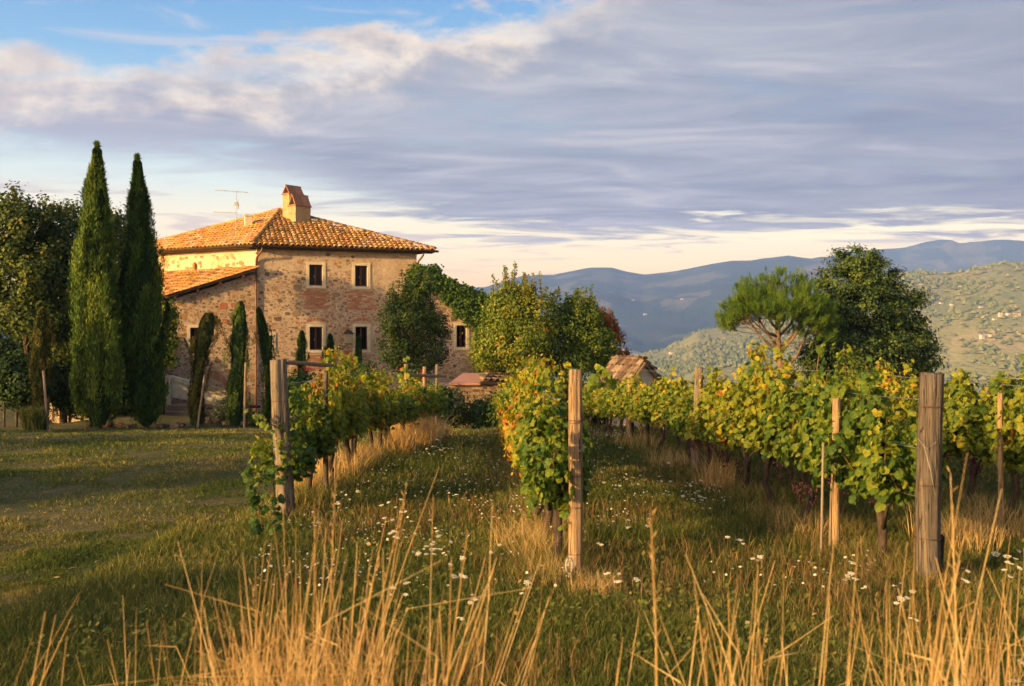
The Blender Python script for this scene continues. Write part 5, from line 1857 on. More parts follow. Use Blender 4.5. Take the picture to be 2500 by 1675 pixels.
VF_HI = [vine_foliage(300 + i, 1450, True, VINE_HI, [.56, .68, .44, .62, .38, .72][i]) for i in range(6)]
VF_MID = [vine_foliage(320 + i, 1200, False, VINE_MID, [.56, .64, .60, .68, .50][i]) for i in range(5)]
VT = [vine_trunk(340 + i) for i in range(6)]
GM = [grape_mesh(360 + i) for i in range(3)]
ORD = ['first', 'second', 'third', 'fourth', 'fifth', 'sixth', 'seventh', 'eighth', 'ninth', 'tenth', 'eleventh', 'twelfth', 'thirteenth', 'fourteenth', 'fifteenth', 'sixteenth', 'seventeenth',
       'eighteenth', 'nineteenth', 'twentieth', 'twenty-first', 'twenty-second', 'twenty-third', 'twenty-fourth']


def row_line(a, b):
    a, b = Vector(a), Vector(b)
    return a, (b - a).normalized(), (b - a).length


def vine_row(a, b, step, nm, first, grapes=(), yel=None, zs=None, seed=0):
    rg = random.Random(seed)
    A, d, L = row_line(a, b)
    rz = math.atan2(d.y, d.x)
    s = first
    k = 0
    vines = []
    while s < L and k < len(ORD):
        p = A + d * s
        X, Yv = p.x + rg.uniform(-.05, .05), p.y
        z = gz(X, Yv)
        flip = rg.random() < .5
        dist = math.hypot(X, Yv)
        hi = dist < 15.5
        lab = f'{ORD[k]} vine from the near end, {nm}'
        o = thing('grapevine', lab, 'grapevine', (X, Yv, z), rz + (math.pi if flip else 0), 'grapevines of the ' + nm)
        if hi:
            i = (k * 5 + seed) % 6
            if yel: i = yel.get(k, i)
            fm, sm = VF_HI[i]
        else:
            i = (k * 3 + seed) % 5
            if yel: i = yel.get(k, i)
            fm, sm = VF_MID[i]
        fo = link_mesh('foliage', fm, o)
        sc = rg.uniform(.92, 1.08) * (1.0 if dist < 14 else .92 if dist < 18 else .80)
        if zs and k in zs: sc = zs[k]
        fo.scale = (1.04, rg.uniform(.85, 1.1), sc)
        if hi: 
            so = link_mesh('shoots', sm, o); so.scale = fo.scale
        link_mesh('trunk', VT[(k + seed) % 6], o)
        if k in grapes:
            for g_ in range(5):
                gg = link_mesh('grape_bunch', GM[g_ % 3], o)
                gg.location = (rg.uniform(-.45, .45), rg.choice((-.2, .2)) * rg.uniform(.7, 1.2), rg.uniform(.52, .70))
                gg.scale = (1.2, 1.2, 1.2)
        vines.append(o)
        s += step * rg.uniform(.92, 1.08)
        k += 1
    return vines


ROW_L = ((-2.62, 11.2, 0), (-1.90, 25.5, 0))
ROW_M = ((.36, 8.15, 0), (-.06, 26.0, 0))
ROW_R = ((3.33, 8.06, 0), (2.05, 27.0, 0))
ROW_4 = ((5.75, 8.6, 0), (4.35, 29.0, 0))
ROW_5 = ((8.2, 12.0, 0), (6.9, 30.0, 0))
vine_row(*ROW_L, 1.02, 'left row by the lawn', .45, yel={0: 4, 1: 2, 3: 5, 5: 1, 6: 1, 8: 0}, zs={0: .66, 1: .80}, seed=1)
vine_row(*ROW_M, 1.05, 'middle row', .55, yel={0: 2, 1: 1, 2: 5, 3: 3, 4: 5}, seed=2)
vine_row(*ROW_R, 1.0, 'long row at the thick right post', .75, grapes=(1, 2, 3, 4, 5, 6, 8), yel={0: 4, 1: 2, 2: 0, 3: 5, 4: 1, 5: 3, 6: 5}, seed=3)
vine_row(*ROW_4, 1.0, 'row right of the thick right post', .6, grapes=(3, 4), yel={2: 3, 3: 0, 4: 3}, seed=4)
vine_row(*ROW_5, 1.1, 'farthest row at the right edge', .6, seed=5)


# loose shoots with big leaves reaching out
def shoot_piece(name, label, pts, n, size, seed, tint=.5, mat='vine'):
    rng = np.random.default_rng(seed)
    P0 = Vector(pts[0])
    o = thing(name, label, 'vine shoot', tuple(P0))
    st = MB(); st.tube(pts, [.006] * (len(pts) - 1) + [.002], 5)
    st.build('stem', M['vine_stem'], o)
    pp = [Vector(p) for p in pts]
    P = []
    for k in range(n):
        t = (k + .5) / n * (len(pp) - 1)
        i = min(int(t), len(pp) - 2)
        P.append(tuple(pp[i].lerp(pp[i + 1], t - i) - P0))
    P = np.array(P) + rng.normal(size=(n, 3)) * .035
    V, F, k = place_leaves(P, rng.normal(size=(n, 3)) * .5 + np.array([-.3, -.8, .5]), rng.normal(size=(n, 3)) + np.array([0, 0, -.4]), size * .72 * rng.uniform(.6, 1.2, n), VINE_HI[0], VINE_HI[1], rng)
    link_mesh('leaves', leaf_mesh('leaves', [(V, F, np.repeat(np.clip(rng.normal(tint, .12, n), 0, 1), k))], M[mat]), o)


shoot_piece('vine_shoot', 'leafy vine shoot reaching left of the thick grey post over the lawn', [px3(735, 1080, 11.3), px3(690, 1050, 11.1), px3(650, 1030, 11), px3(612, 1012, 10.9)], 22, .10, 401, .45)
shoot_piece('vine_shoot', 'upright leafy shoot just right of the thick grey post', [px3(716, 1110, 11.4), px3(720, 1030, 11.4), px3(728, 960, 11.4)], 26, .11, 402, .42)
shoot_piece('vine_shoot', 'bright shoot standing above the left row', [px3(965, 960, 17), px3(985, 915, 17), px3(996, 872, 17)], 16, .13, 403, .55)
shoot_piece('vine_shoot', 'arching yellow-green shoot right of the middle post', [px3(1410, 985, 9.2), px3(1440, 930, 9.3), px3(1465, 905, 9.3), px3(1490, 930, 9.3)], 26, .12, 404, .55)
shoot_piece('vine_shoot', 'lower shoot pointing right beside the middle post', [px3(1405, 1010, 9.2), px3(1440, 1000, 9.2), px3(1470, 995, 9.2)], 9, .11, 405, .6)
shoot_piece('vine_shoot', 'tall thin shoot with few leaves in front of the big evergreen', [px3(2000, 960, 10.8), px3(1995, 900, 10.8), px3(2000, 860, 10.8), px3(1990, 838, 10.8)], 9, .12, 406, .55)
shoot_piece('vine_shoot', 'curling shoot in front of the umbrella pine trunk', [px3(1880, 990, 11.5), px3(1870, 915, 11.5), px3(1850, 900, 11.5), px3(1825, 925, 11.5)], 18, .12, 407, .52)
shoot_piece('vine_shoot', 'shoot with round leaves dropping below the middle vines', [px3(1375, 1100, 8.6), px3(1380, 1180, 8.5), px3(1375, 1270, 8.5)], 26, .13, 408, .45)
# small plant with big dark leaves at the foot of the thick left post
shoot_piece('sapling', 'young leafy sapling with large dark leaves at the foot of the left post', [px3(640, 1290, 9.6), px3(630, 1240, 9.6), px3(612, 1190, 9.6), px3(600, 1160, 9.6)], 26, .11, 409, .12)
shoot_piece('sapling', 'second dark-leaved sapling touching the base of the left post', [px3(668, 1300, 9.8), px3(672, 1240, 9.8), px3(668, 1180, 9.8), px3(662, 1150, 9.8)], 26, .11, 410, .14)


# ------------------------------------------------------------------ posts, stakes, wires
def post(name, label, x, y, zt, r, mat, lean=(0, 0), taper=.9, knots=(), seed=0, squash=.0, zb=-.3, group=None, cracks=3, rings=()):
    """round weathered post with grooves; z measured above the ground there"""
    rg = random.Random(seed)
    g = gz(x, y)
    o = thing(name, label, 'post', (x, y, g), 0, group)
    N, K = 28, 16
    ph = [rg.uniform(0, 6.28) for _ in range(6)]
    cr = [(rg.uniform(-2.6, -.5), rg.uniform(.1, .5), rg.uniform(.6, 1.0)) for _ in range(cracks)]
    V = []
    for k in range(K + 1):
        t = k / K
        z = zb + (zt - zb) * t
        cx = lean[0] * t + .006 * math.sin(t * 5 + ph[0]); cy = lean[1] * t
        rr = r * (1 + (taper - 1) * t)
        for i in range(N):
            a = 2 * math.pi * i / N
            q = 1 + .035 * math.sin(a * 3 + ph[1] + t * 1.2) + .025 * math.sin(a * 7 + ph[2]) + .018 * math.sin(a * 13 + ph[3] + t)
            for (ca_, t0, t1) in cr:
                da = (a - ca_ % (2 * math.pi) + math.pi) % (2 * math.pi) - math.pi
                if abs(da) < .16 and t > t0: q -= .10
            for (ka, kt, kr) in knots:
                da = (a - ka % (2 * math.pi) + math.pi) % (2 * math.pi) - math.pi
                q += kr * math.exp(-(da / .45) ** 2 - ((t - kt) / .035) ** 2)
            dz_ = (rg.uniform(-.012, .012) if k == K else 0)
            V.append((cx + math.cos(a) * rr * q, cy + math.sin(a) * rr * q * (1 - squash), z + dz_))
    F = []
    for k in range(K):
        for i in range(N):
            j = (i + 1) % N
            F.append((k * N + i, k * N + j, (k + 1) * N + j, (k + 1) * N + i))
    c0 = len(V); V.append((lean[0], lean[1], zt + .004))
    for i in range(N): F.append((K * N + i, K * N + (i + 1) % N, c0))
    b_ = MB(); b_.add(V, F)
    link_mesh('wood', b_.mesh('wood', M[mat], True), o)
    for (t, m_, thk, sag) in rings:
        w_ = MB()
        z = zb + (zt - zb) * t
        rr = r * (1 + (taper - 1) * t) * 1.055
        w_.tube([(lean[0] * t + math.cos(a) * rr, lean[1] * t + math.sin(a) * rr, z + sag * math.sin(a + .8)) for a in [2 * math.pi * i / 20 for i in range(21)]], thk, 5)
        link_mesh('tie_wire', w_.mesh('tie_wire', M[m_]), o)
    return o


post('vineyard_post', 'thick grey weathered end post of the left row, with bracing pole', -2.53, 11.2, 1.80, .105, 'post_grey', lean=(-.10, 0), taper=.86, seed=1, rings=((.78, 'rust', .004, 0), (.55, 'wire', .005, .05), (.50, 'wire', .005, -.06), (.44, 'rust', .004, 0), (.17, 'wire', .006, .04)), knots=((-1.9, .86, .08),))
post('vineyard_post', 'slender pale end post of the middle row, knotty near its top', .51, 8.15, 1.755, .058, 'post_warm', lean=(.015, 0), taper=.93, seed=2, knots=((-.25, .83, .30), (-1.7, .76, .10)), rings=((.80, 'rust', .0035, 0), (.795, 'rust', .003, .01), (.58, 'rust', .003, 0), (.455, 'rust', .003, 0), (.27, 'rust', .002, 0)), cracks=4)
post('vineyard_post', 'thickest dark brown end post near the right edge', 3.33, 8.02, 1.735, .098, 'post_brown', lean=(.055, 0), taper=.93, seed=3, knots=((-2.7, .79, .16), (-2.5, .74, .12)), rings=((.87, 'rust', .0045, 0), (.56, 'rust', .004, 0), (.35, 'rust', .004, 0)), cracks=5)
PG = 'round posts inside the vine rows'


def at_px(x, d): return (x - CX) / FPX * d


post('vineyard_post', 'thin upright post holding the far end of the bracing pole', at_px(795, 12.9), 12.9, 1.62, .035, 'post_brown', seed=4, group=PG)
post('vineyard_post', 'pale short post deep in the left row beside dry golden grass', at_px(1036, 22.4), 22.4, 1.62, .045, 'post_warm', seed=5, group=PG)
post('vineyard_post', 'pale post in the left row with a lit top before the outbuilding', at_px(992, 20.5), 20.5, 1.62, .048, 'post_warm', seed=6, group=PG)
post('vineyard_post', 'dark post in the left row among the yellow leaves', at_px(862, 15.2), 15.0, 1.60, .04, 'post_grey', seed=7, group=PG)
post('vineyard_post', 'dark leaning post foot halfway along the left row', at_px(935, 18), 17.9, 1.15, .07, 'post_brown', lean=(.05, 0), seed=8, group=PG)
post('vineyard_post', 'slim post at the far end of the left row', at_px(1066, 24.5), 24.5, 1.75, .04, 'post_grey', seed=9, group=PG)
post('vineyard_post', 'short round post top peeping out left of the middle end post', at_px(1359, 11.8), 11.8, 1.60, .042, 'post_brown', seed=10, group=PG)
post('vineyard_post', 'slim pale post inside the long right row near its dark vines', at_px(2033, 9.5), 9.4, 1.46, .042, 'post_warm', seed=11, group=PG)
post('vineyard_post', 'gnarled bark-covered post rising above the long right row', at_px(1698, 15.0), 15.0, 1.62, .075, 'post_grey', lean=(.05, 0), taper=.8, seed=12, knots=((-1, .9, .4), (2, .84, .3), (-2.4, .5, .2)), group=PG)
post('vineyard_post', 'short pale post at the far part of the long right row', at_px(1536, 20.5), 20.5, 1.3, .05, 'post_warm', seed=13, group=PG)
post('vineyard_post', 'pale thin post in the row right of the thick right post', at_px(2443, 10.7), 10.7, 1.45, .03, 'post_warm', seed=14, group=PG)
post('vineyard_post', 'slim pale post among yellow vines behind the long right row', at_px(2330, 13.5), 13.8, 1.3, .03, 'post_warm', seed=15, group=PG)
for (x0, y0, x1, y1, d, lab) in [(816, 1170, 824, 990, 13.6, 'thin upright cane beside the second vine of the left row'), (800, 1170, 812, 1100, 13.9, 'short cane near the grass of the left row'),
                                 (1360, 1330, 1352, 1080, 9.4, 'thin stake behind the pale middle post'), (2004, 1330, 2010, 1080, 9.0, 'straight thin cane left of the slim pale post'),
                                 (2025, 1050, 2030, 1180, 9.2, 'forked cane against the dark leaves'), (1048, 1060, 1040, 960, 21.5, 'short lit stake at the far left-row end')]:
    a, b_ = px3(x0, y0, d), px3(x1, y1, d)
    o = thing('vine_stake', lab, 'stake', (a.x, a.y, gz(a.x, a.y)))
    mb = MB(); mb.tube([(a.x, a.y, gz(a.x, a.y) - .1), tuple(b_)], [.014, .011], 6); mb.build('cane', M['stake'], o)
# bracing poles
for (x0, y0, d0, x1, y1, d1, r_, lab) in [(700, 885, 11.3, 812, 892, 13.0, .026, 'horizontal wooden bracing pole from the thick grey post top'), (1000, 916, 20.6, 1085, 919, 24.6, .035, 'dark horizontal pole at the far end of the left row')]:
    a, b_ = px3(x0, y0, d0), px3(x1, y1, d1)
    o = thing('bracing_pole', lab, 'pole', tuple(a))
    mb = MB(); mb.tube([a, a.lerp(b_, .33) + Vector((0, 0, .004)), a.lerp(b_, .66) - Vector((0, 0, .004)), b_], [r_, r_ * .92, r_, r_ * .8], 8, wob=.12); mb.build('pole', M['post_warm'], o)
# iron screw eye by the middle post
a = px3(1390, 1425, 7.95)
o = thing('screw_eye', 'grey iron eye bolt sticking up at the foot of the middle post', 'eye bolt', (a.x, a.y, gz(a.x, a.y)))
mb = MB(); mb.tube([(a.x, a.y, gz(a.x, a.y) - .05), (a.x, a.y, gz(a.x, a.y) + .14)], .009, 6)
mb.tube([(a.x + .026 * math.cos(t_), a.y, gz(a.x, a.y) + .20 + .062 * math.sin(t_)) for t_ in [2 * math.pi * i / 16 for i in range(17)]], .010, 6)
mb.build('ring', M['wire'], o)
# iron drum half hidden behind right post
a = px3(2293, 1320, 8.35)
o = thing('pipe_valve', 'black rounded valve half hidden behind the thick right post', 'valve', (a.x, a.y, gz(a.x, a.y)))
mb = MB(); mb.tube([(a.x, a.y, gz(a.x, a.y) - .05), (a.x, a.y, a.z - .05), (a.x - .01, a.y, a.z + .03), (a.x - .02, a.y, a.z + .06)], [.03, .035, .055, .02], 10); mb.build('body', M['dark'], o)

WG = {'left': ROW_L, 'middle': ROW_M, 'long right': ROW_R, 'far right': ROW_4}
for nm, rw_ in WG.items():
    A, d, L = row_line(*rw_)
    for h, hn in ((.72, 'lowest'), (1.12, 'middle'), (1.52, 'top')):
        o = thing('trellis_wire', f'{hn} trellis wire strung along the {nm} vine row', 'wire', (A.x, A.y, gz(A.x, A.y) + h))
        pts = []
        for i in range(17):
            p = A + d * (L * i / 16)
            pts.append((p.x, p.y, gz(p.x, p.y) + h - .015 * (i % 2)))
        mb = MB(); mb.tube(pts, .0038, 4); mb.build('strand', M['wire'], o)
# slack anchor wires on the right post
for pts, lab in (([px3(2255, 1085, 7.9), px3(2272, 1150, 7.9), px3(2285, 1220, 7.95), px3(2300, 1290, 8.0)], 'slack twisted wire hanging down the right side of the thick right post'),
                 ([px3(2240, 1070, 7.9), px3(2262, 1095, 7.9), px3(2285, 1080, 7.92)], 'loop of wire slung round the thick right post'),
                 ([px3(1402, 1085, 8.05), px3(1416, 1102, 8.04), px3(1428, 1082, 8.08)], 'crossed wire tie on the pale middle post')):
    o = thing('anchor_wire', lab, 'wire', tuple(pts[0])); mb = MB(); mb.tube(pts, .0035, 5); mb.build('strand', M['wire'], o)


# ------------------------------------------------------------------ grass, weeds, flowers
def blades(name, label, P, H, W, lean, T, mat, seed, kind='stuff'):
    """P (n,3) roots; bent two-segment blades joined in one object"""
    rng = np.random.default_rng(seed)
    n = len(P)
    a = rng.uniform(0, 2 * np.pi, n)
    ld = np.stack([np.cos(a), np.sin(a), np.zeros(n)], -1) * (lean * H)[:, None]
    f = rng.uniform(0, np.pi, n)
    wd = np.stack([np.cos(f), np.sin(f), np.zeros(n)], -1) * (W / 2)[:, None]
    up = np.array([0, 0, 1.0])[None] * H[:, None]
    v0, v1 = P - wd, P + wd
    m0 = P + up * .55 + ld * .35 - wd * .75; m1 = P + up * .55 + ld * .35 + wd * .75
    tip = P + up * .97 + ld
    V = np.stack([v0, v1, m1, m0, tip], 1).reshape(-1, 3)
    b = np.arange(n)[:, None] * 5
    Q = b + np.array([[0, 1, 2, 3]]); Tr = b + np.array([[3, 2, 4]])
    me = raw_mesh(name, V, [Tr, Q], M[mat], np.concatenate([T, T]))
    return tag(link_mesh(name, me), label, kind=kind)


rng = np.random.default_rng(500)


def scatter_ground(n, y0, y1, x_lo, x_hi, power=1.6):
    """roots spread over the ground in front of the camera, thinning with distance"""
    u = rng.uniform(0, 1, n)
    y = (y0 ** (1 - power) + u * (y1 ** (1 - power) - y0 ** (1 - power))) ** (1 / (1 - power))
    lo = np.maximum(x_lo(y), -.56 * y - .4); hi = np.minimum(x_hi(y), .56 * y + .4)
    x = lo + rng.uniform(0, 1, n) * (hi - lo)
    ok = hi > lo
    x, y = x[ok], y[ok]
    return x, y


row_x = lambda rw_, y: rw_[0][0] + (y - rw_[0][1]) * (rw_[1][0] - rw_[0][0]) / (rw_[1][1] - rw_[0][1])


def near_row(x, y):
    d = np.full(len(x), 9.0)
    for rw_ in (ROW_L, ROW_M, ROW_R, ROW_4, ROW_5):
        dd = np.abs(x - row_x(rw_, y)) + np.where(y < rw_[0][1] - .3, 3.0, 0)
        d = np.minimum(d, dd)
    return d


# mown lawn on the left
x, y = scatter_ground(210000, 5.3, 30, lambda y: -20 + 0 * y, lambda y: row_x(ROW_L, y) - .35 + 0 * y)
pn = fbm(x * .8, y * .8, 4, 40); pb = fbm(x * .45 + 9, y * .8, 4, 41)
keep = rng.uniform(0, 1, len(x)) < np.clip(.95 + 1.7 * pb, .22, 1)
x, y, pn, pb = x[keep], y[keep], pn[keep], pb[keep]
H = rng.uniform(.014, .042, len(x)) * np.clip(1 + 1.6 * fbm(x * 2.6, y * 2.6, 3, 45), .35, 2.6) * np.interp(y, [5, 20], [.9, 1.3])
blades('lawn_grass', 'short mown grass on the lawn with straw-coloured patches', np.stack([x, y, terrain_z(x, y) - .004], -1), H, np.interp(y, [5, 12, 30], [.005, .010, .025]) * rng.uniform(.7, 1.3, len(x)),
       rng.uniform(.2, 1.1, len(x)), np.clip(.36 - .55 * pn + rng.normal(0, .20, len(x)) + .14 * (rng.uniform(0, 1, len(x)) < .2), 0, 1), 'grass', 501)
# weedy grass between and under the rows
x, y = scatter_ground(250000, 5.3, 28, lambda y: np.where(y < 10.8, -3.6 + 0 * y, row_x(ROW_L, y) - .5), lambda y: 20 + 0 * y, 1.5)
nr = near_row(x, y)
pn = fbm(x * .9 + 3, y * .9, 4, 42)
H = (rng.uniform(.04, .15, len(x)) + np.exp(-(nr / .38) ** 2) * rng.uniform(.02, .14, len(x))) * (1 + .5 * pn)
T = .40 + .25 * np.exp(-(nr / .45) ** 2) - .25 * pn + rng.normal(0, .20, len(x))
blades('weedy_grass', 'uncut green and straw grass between the vine rows', np.stack([x, y, terrain_z(x, y) - .004], -1), H, np.interp(y, [5, 12, 30], [.0055, .010, .025]) * rng.uniform(.7, 1.3, len(x)),
       rng.uniform(.15, .9, len(x)), np.clip(T, 0, 1), 'grass', 502)
# rusty dry weeds with seed heads
x, y = scatter_ground(60000, 5.6, 26, lambda y: np.where(y < 10.8, -2.0 + 0 * y, row_x(ROW_L, y) - .4), lambda y: 20 + 0 * y, 1.4)
nr = near_row(x, y); pn = fbm(x * .7 + 13, y * .7, 4, 43)
keep = rng.uniform(0, 1, len(x)) < np.clip(np.exp(-(nr / .6) ** 2) * .42 + 1.0 * pn, 0, 1)
x, y = x[keep], y[keep]
blades('dry_weeds', 'rust-brown dry weeds under the vines', np.stack([x, y, terrain_z(x, y)], -1), rng.uniform(.08, .26, len(x)), np.interp(y, [5, 12, 30], [.004, .008, .02]), rng.uniform(.1, .5, len(x)), rng.uniform(0, 1, len(x)), 'weed_red', 503)
# leafy weeds: small broad leaves
x, y = scatter_ground(26000, 5.4, 22, lambda y: -3.0 + 0 * y, lambda y: 20 + 0 * y, 1.6)
pn = fbm(x * .8 + 23, y * .8, 4, 44)
keep = rng.uniform(0, 1, len(x)) < np.clip(.35 + 1.2 * pn, 0, 1)
x, y = x[keep], y[keep]; n = len(x)
P = np.stack([x, y, terrain_z(x, y) + rng.uniform(.01, .14, n)], -1)
V, F, k = place_leaves(P, rng.normal(size=(n, 3)) * .5 + np.array([0, -.3, 1]), rng.normal(size=(n, 3)), np.interp(y, [5, 20], [.035, .06]) * rng.uniform(.5, 1.3, n), DIAMOND[0], DIAMOND[1], rng)
tag(link_mesh('leafy_weeds', leaf_mesh('leafy_weeds', [(V, F, np.clip(rng.normal(.42, .18, n), 0, 1))], M['grass'])), 'low leafy weeds among the grass', kind='stuff')
# fallen leaves and twigs on the lawn and aisle
x, y = scatter_ground(1500, 5.5, 22, lambda y: -12 + 0 * y, lambda y: 12 + 0 * y, 1.6); n = len(x)
P = np.stack([x, y, terrain_z(x, y) + rng.uniform(.02, .06, n)], -1)
V, F, k = place_leaves(P, rng.normal(size=(n, 3)) * .3 + np.array([0, 0, 1]), rng.normal(size=(n, 3)), .05 * rng.uniform(.5, 1.4, n), NARROW[0], NARROW[1], rng)
tag(link_mesh('fallen_leaves', leaf_mesh('fallen_leaves', [(V, F, rng.uniform(.3, 1, n))], M['straw'])), 'scattered fallen leaves and straw bits on the grass', kind='stuff')


# golden tufts
def tufts(name, label, specs, mat, seed, H0, per, wid, spread):
    r_ = np.random.default_rng(seed)
    Ps, Hs, Ts, Ls, Ws = [], [], [], [], []
    for (X, Y, rad, hmul, nmul) in specs:
        n = int(per * nmul)
        a = r_.uniform(0, 2 * np.pi, n); q = np.sqrt(r_.uniform(0, 1, n)) * rad
        xx = X + np.cos(a) * q; yy = Y + np.sin(a) * q
        Ps.append(np.stack([xx, yy, terrain_z(xx, yy)], -1)); Hs.append(H0 * hmul * r_.uniform(.45, 1.15, n)); Ts.append(np.clip(r_.normal(.5, .2, n), 0, 1)); Ls.append(r_.uniform(.05, spread, n)); Ws.append(np.full(n, wid * max(1, Y / 10)))
    return blades(name, label, np.concatenate(Ps), np.concatenate(Hs), np.concatenate(Ws), np.concatenate(Ls), np.concatenate(Ts), mat, seed + 1)


tufts('golden_grass', 'tall golden dry grass tufts at the foot of the left vine row', [(at_px(985, 19.5) + .15, 19.5, .55, 1.0, 1.2), (at_px(1005, 21) + .1, 21, .5, 1.0, 1.0), (at_px(940, 18) + .2, 18, .4, .8, .7), (at_px(830, 14.6), 14.6, .35, .7, .6), (at_px(760, 13.2), 13.2, .25, .7, .4), (at_px(880, 16), 16, .35, .7, .6), (at_px(1050, 22), 22, .4, .8, .5)], 'straw', 520, .62, 700, .006, .9)
tufts('golden_grass', 'golden dry grass fanning out round the foot of the middle post', [(.30, 8.2, .22, .7, .6), (.66, 7.75, .22, .5, .9), (.25, 8.8, .25, 1.1, .7), (.10, 9.6, .3, 1.0, .6)], 'straw', 524, .40, 420, .0035, 1.1)
tufts('golden_grass', 'straw-coloured grass bunches below the long right row', [(at_px(1750, 13.4), 13.4, .25, 1.2, .6), (at_px(1960, 10), 10, .3, .7, .3), (at_px(2330, 9.5), 9.5, .4, 1.0, .9), (at_px(2420, 10.2), 10.2, .4, 1.0, .8), (at_px(1560, 19), 19, .5, .8, .6), (at_px(1640, 16), 16, .4, .7, .5)], 'straw', 528, .50, 420, .0045, .8)
tufts('green_tussock', 'bright green grass tussock beside the thin brownish cypress', [(at_px(82, 28), 28, .25, 1, 1.5)], 'grass', 532, .7, 500, .02, .5)


# foreground: tall dry grass stems
def dry_stems(label, specs, seed):
    """specs: root x px, tip y range px, distance range, count, fan, lean, root spread"""
    rg = random.Random(seed)
    m_ = MB()
    for (xr, y0, y1, d0, d1, n, fan, leanr, sp) in specs:
        for k in range(n):
            d = rg.uniform(d0, d1)
            yt = y1 + (y0 - y1) * rg.random() ** 1.7
            zt = px3(0, yt, d).z
            X0 = at_px(xr + rg.gauss(0, sp), d)
            g = gz(X0, d)
            zt = max(zt, g + .3)
            H_ = zt - g
            lx = (leanr + rg.gauss(0, fan)) * H_ ; ly = rg.gauss(0, .10) * H_
            bend = rg.gauss(0, .045); droop = rg.choice((-1, 1)) * rg.uniform(.12, .38) if rg.random() < .14 else 0; seed_head = rg.random() < .05
            # the root stands where the stem enters the picture from below
            zin = px3(0, 1675, d).z
            tin = max(0, (zin - g) / H_)
            pts = []
            for i in range(7):
                t = i / 6
                tq = max(0, (t - tin) / max(1e-6, 1 - tin))
                pts.append((X0 + lx * (t - tin) + bend * math.sin(math.pi * t) + lx * .12 * t * t + droop * tq ** 2.2, d + ly * t, g + H_ * t - abs(droop) * .6 * tq ** 3))
            r = rg.uniform(.0015, .0038)
            tt = min(1, max(0, rg.gauss(.5, .24)))
            m_.tube(pts, [r, r, r, r * .9, r * .8, r * .55, r * .25], 5, tt, cap=False)
            for q in (.3, .5, .68):
                if rg.random() < .55:
                    i = int(q * 6); f = q * 6 - i
                    c = Vector(pts[i]).lerp(Vector(pts[i + 1]), f); dr = (Vector(pts[i + 1]) - Vector(pts[i])).normalized()
                    m_.tube([c - dr * .009, c, c + dr * .009], [r * .9, r * 1.8, r * .9], 5, tt * .5, cap=False)
            if seed_head:
                c0 = Vector(pts[5]); c1 = Vector(pts[6])
                for q_ in range(12):
                    c = c0.lerp(c1, q_ / 11)
                    dv = Vector((rg.uniform(-1, 1) * .016, rg.uniform(-1, 1) * .016, .022))
                    m_.add([tuple(c), tuple(c + dv * .5 + Vector((.0022, 0, 0))), tuple(c + dv), tuple(c + dv * .5 - Vector((.0022, 0, 0)))], [(0, 1, 2, 3)], tt * .7)
            for _ in range(3):
                if rg.random() < .40:
                    c = Vector(pts[rg.randint(2, 4)])
                    a = rg.choice((-1, 1)) * rg.uniform(.3, 1); L = rg.uniform(.10, .34)
                    w_ = rg.uniform(.001, .0022)
                    q1 = c + Vector((a * L * .35, rg.uniform(-.05, .05), L * .55)); q2 = c + Vector((a * L * .8, rg.uniform(-.1, .1), L * rg.uniform(.1, .9)))
                    m_.add([tuple(c + Vector((0, 0, -w_))), tuple(c + Vector((0, 0, w_))), tuple(q1 + Vector((0, 0, w_ * 1.5))), tuple(q2), tuple(q1 - Vector((0, 0, w_ * 1.5)))], [(0, 1, 2, 4), (4, 2, 3)], tt)
    return tag(m_.build('dry_grass_stems', M['straw']), label, kind='stuff')


dry_stems('tall dry golden grass stems in the foreground left of centre',
          [(530, 1310, 1600, 2.4, 3.2, 13, .09, -.16, 16), (600, 1300, 1600, 2.3, 3.2, 15, .10, -.05, 22), (670, 1230, 1590, 2.3, 3.3, 26, .10, .02, 26), (735, 1180, 1580, 2.3, 3.2, 24, .10, .06, 24), (800, 1330, 1600, 2.3, 3.2, 22, .13, .06, 26),
           (870, 1240, 1590, 2.4, 3.2, 18, .10, .12, 20), (945, 1230, 1560, 2.4, 3.2, 12, .08, .10, 16), (1050, 1180, 1560, 2.4, 3.0, 11, .05, .10, 16), (1110, 1140, 1480, 2.4, 3.0, 12, .04, .18, 12), (1200, 1300, 1600, 2.4, 3.2, 7, .14, .12, 24),
           (850, 1155, 1200, 2.5, 3.0, 3, .02, .26, 16), (760, 1190, 1260, 2.4, 2.8, 4, .03, .0, 40), (660, 1470, 1660, 2.2, 2.9, 75, .22, .0, 90), (860, 1480, 1660, 2.2, 2.9, 60, .22, .0, 90), (560, 1500, 1660, 2.2, 2.9, 25, .2, .0, 60), (1270, 1330, 1600, 2.5, 3.1, 5, .12, .25, 8)], 540)
dry_stems('sparse dry grass stems in front of the lawn at the left edge', [(20, 1400, 1560, 2.5, 3.2, 4, .05, .22, 16), (75, 1390, 1520, 2.5, 3.2, 3, .04, .26, 14), (120, 1480, 1600, 2.5, 3.3, 3, .08, .2, 20), (215, 1480, 1600, 2.5, 3.3, 2, .1, -.05, 20), (320, 1450, 1600, 2.5, 3.3, 3, .1, -.05, 20), (405, 1350, 1560, 2.5, 3.1, 5, .06, -.08, 14), (470, 1390, 1600, 2.5, 3.1, 5, .08, .0, 16)], 541)
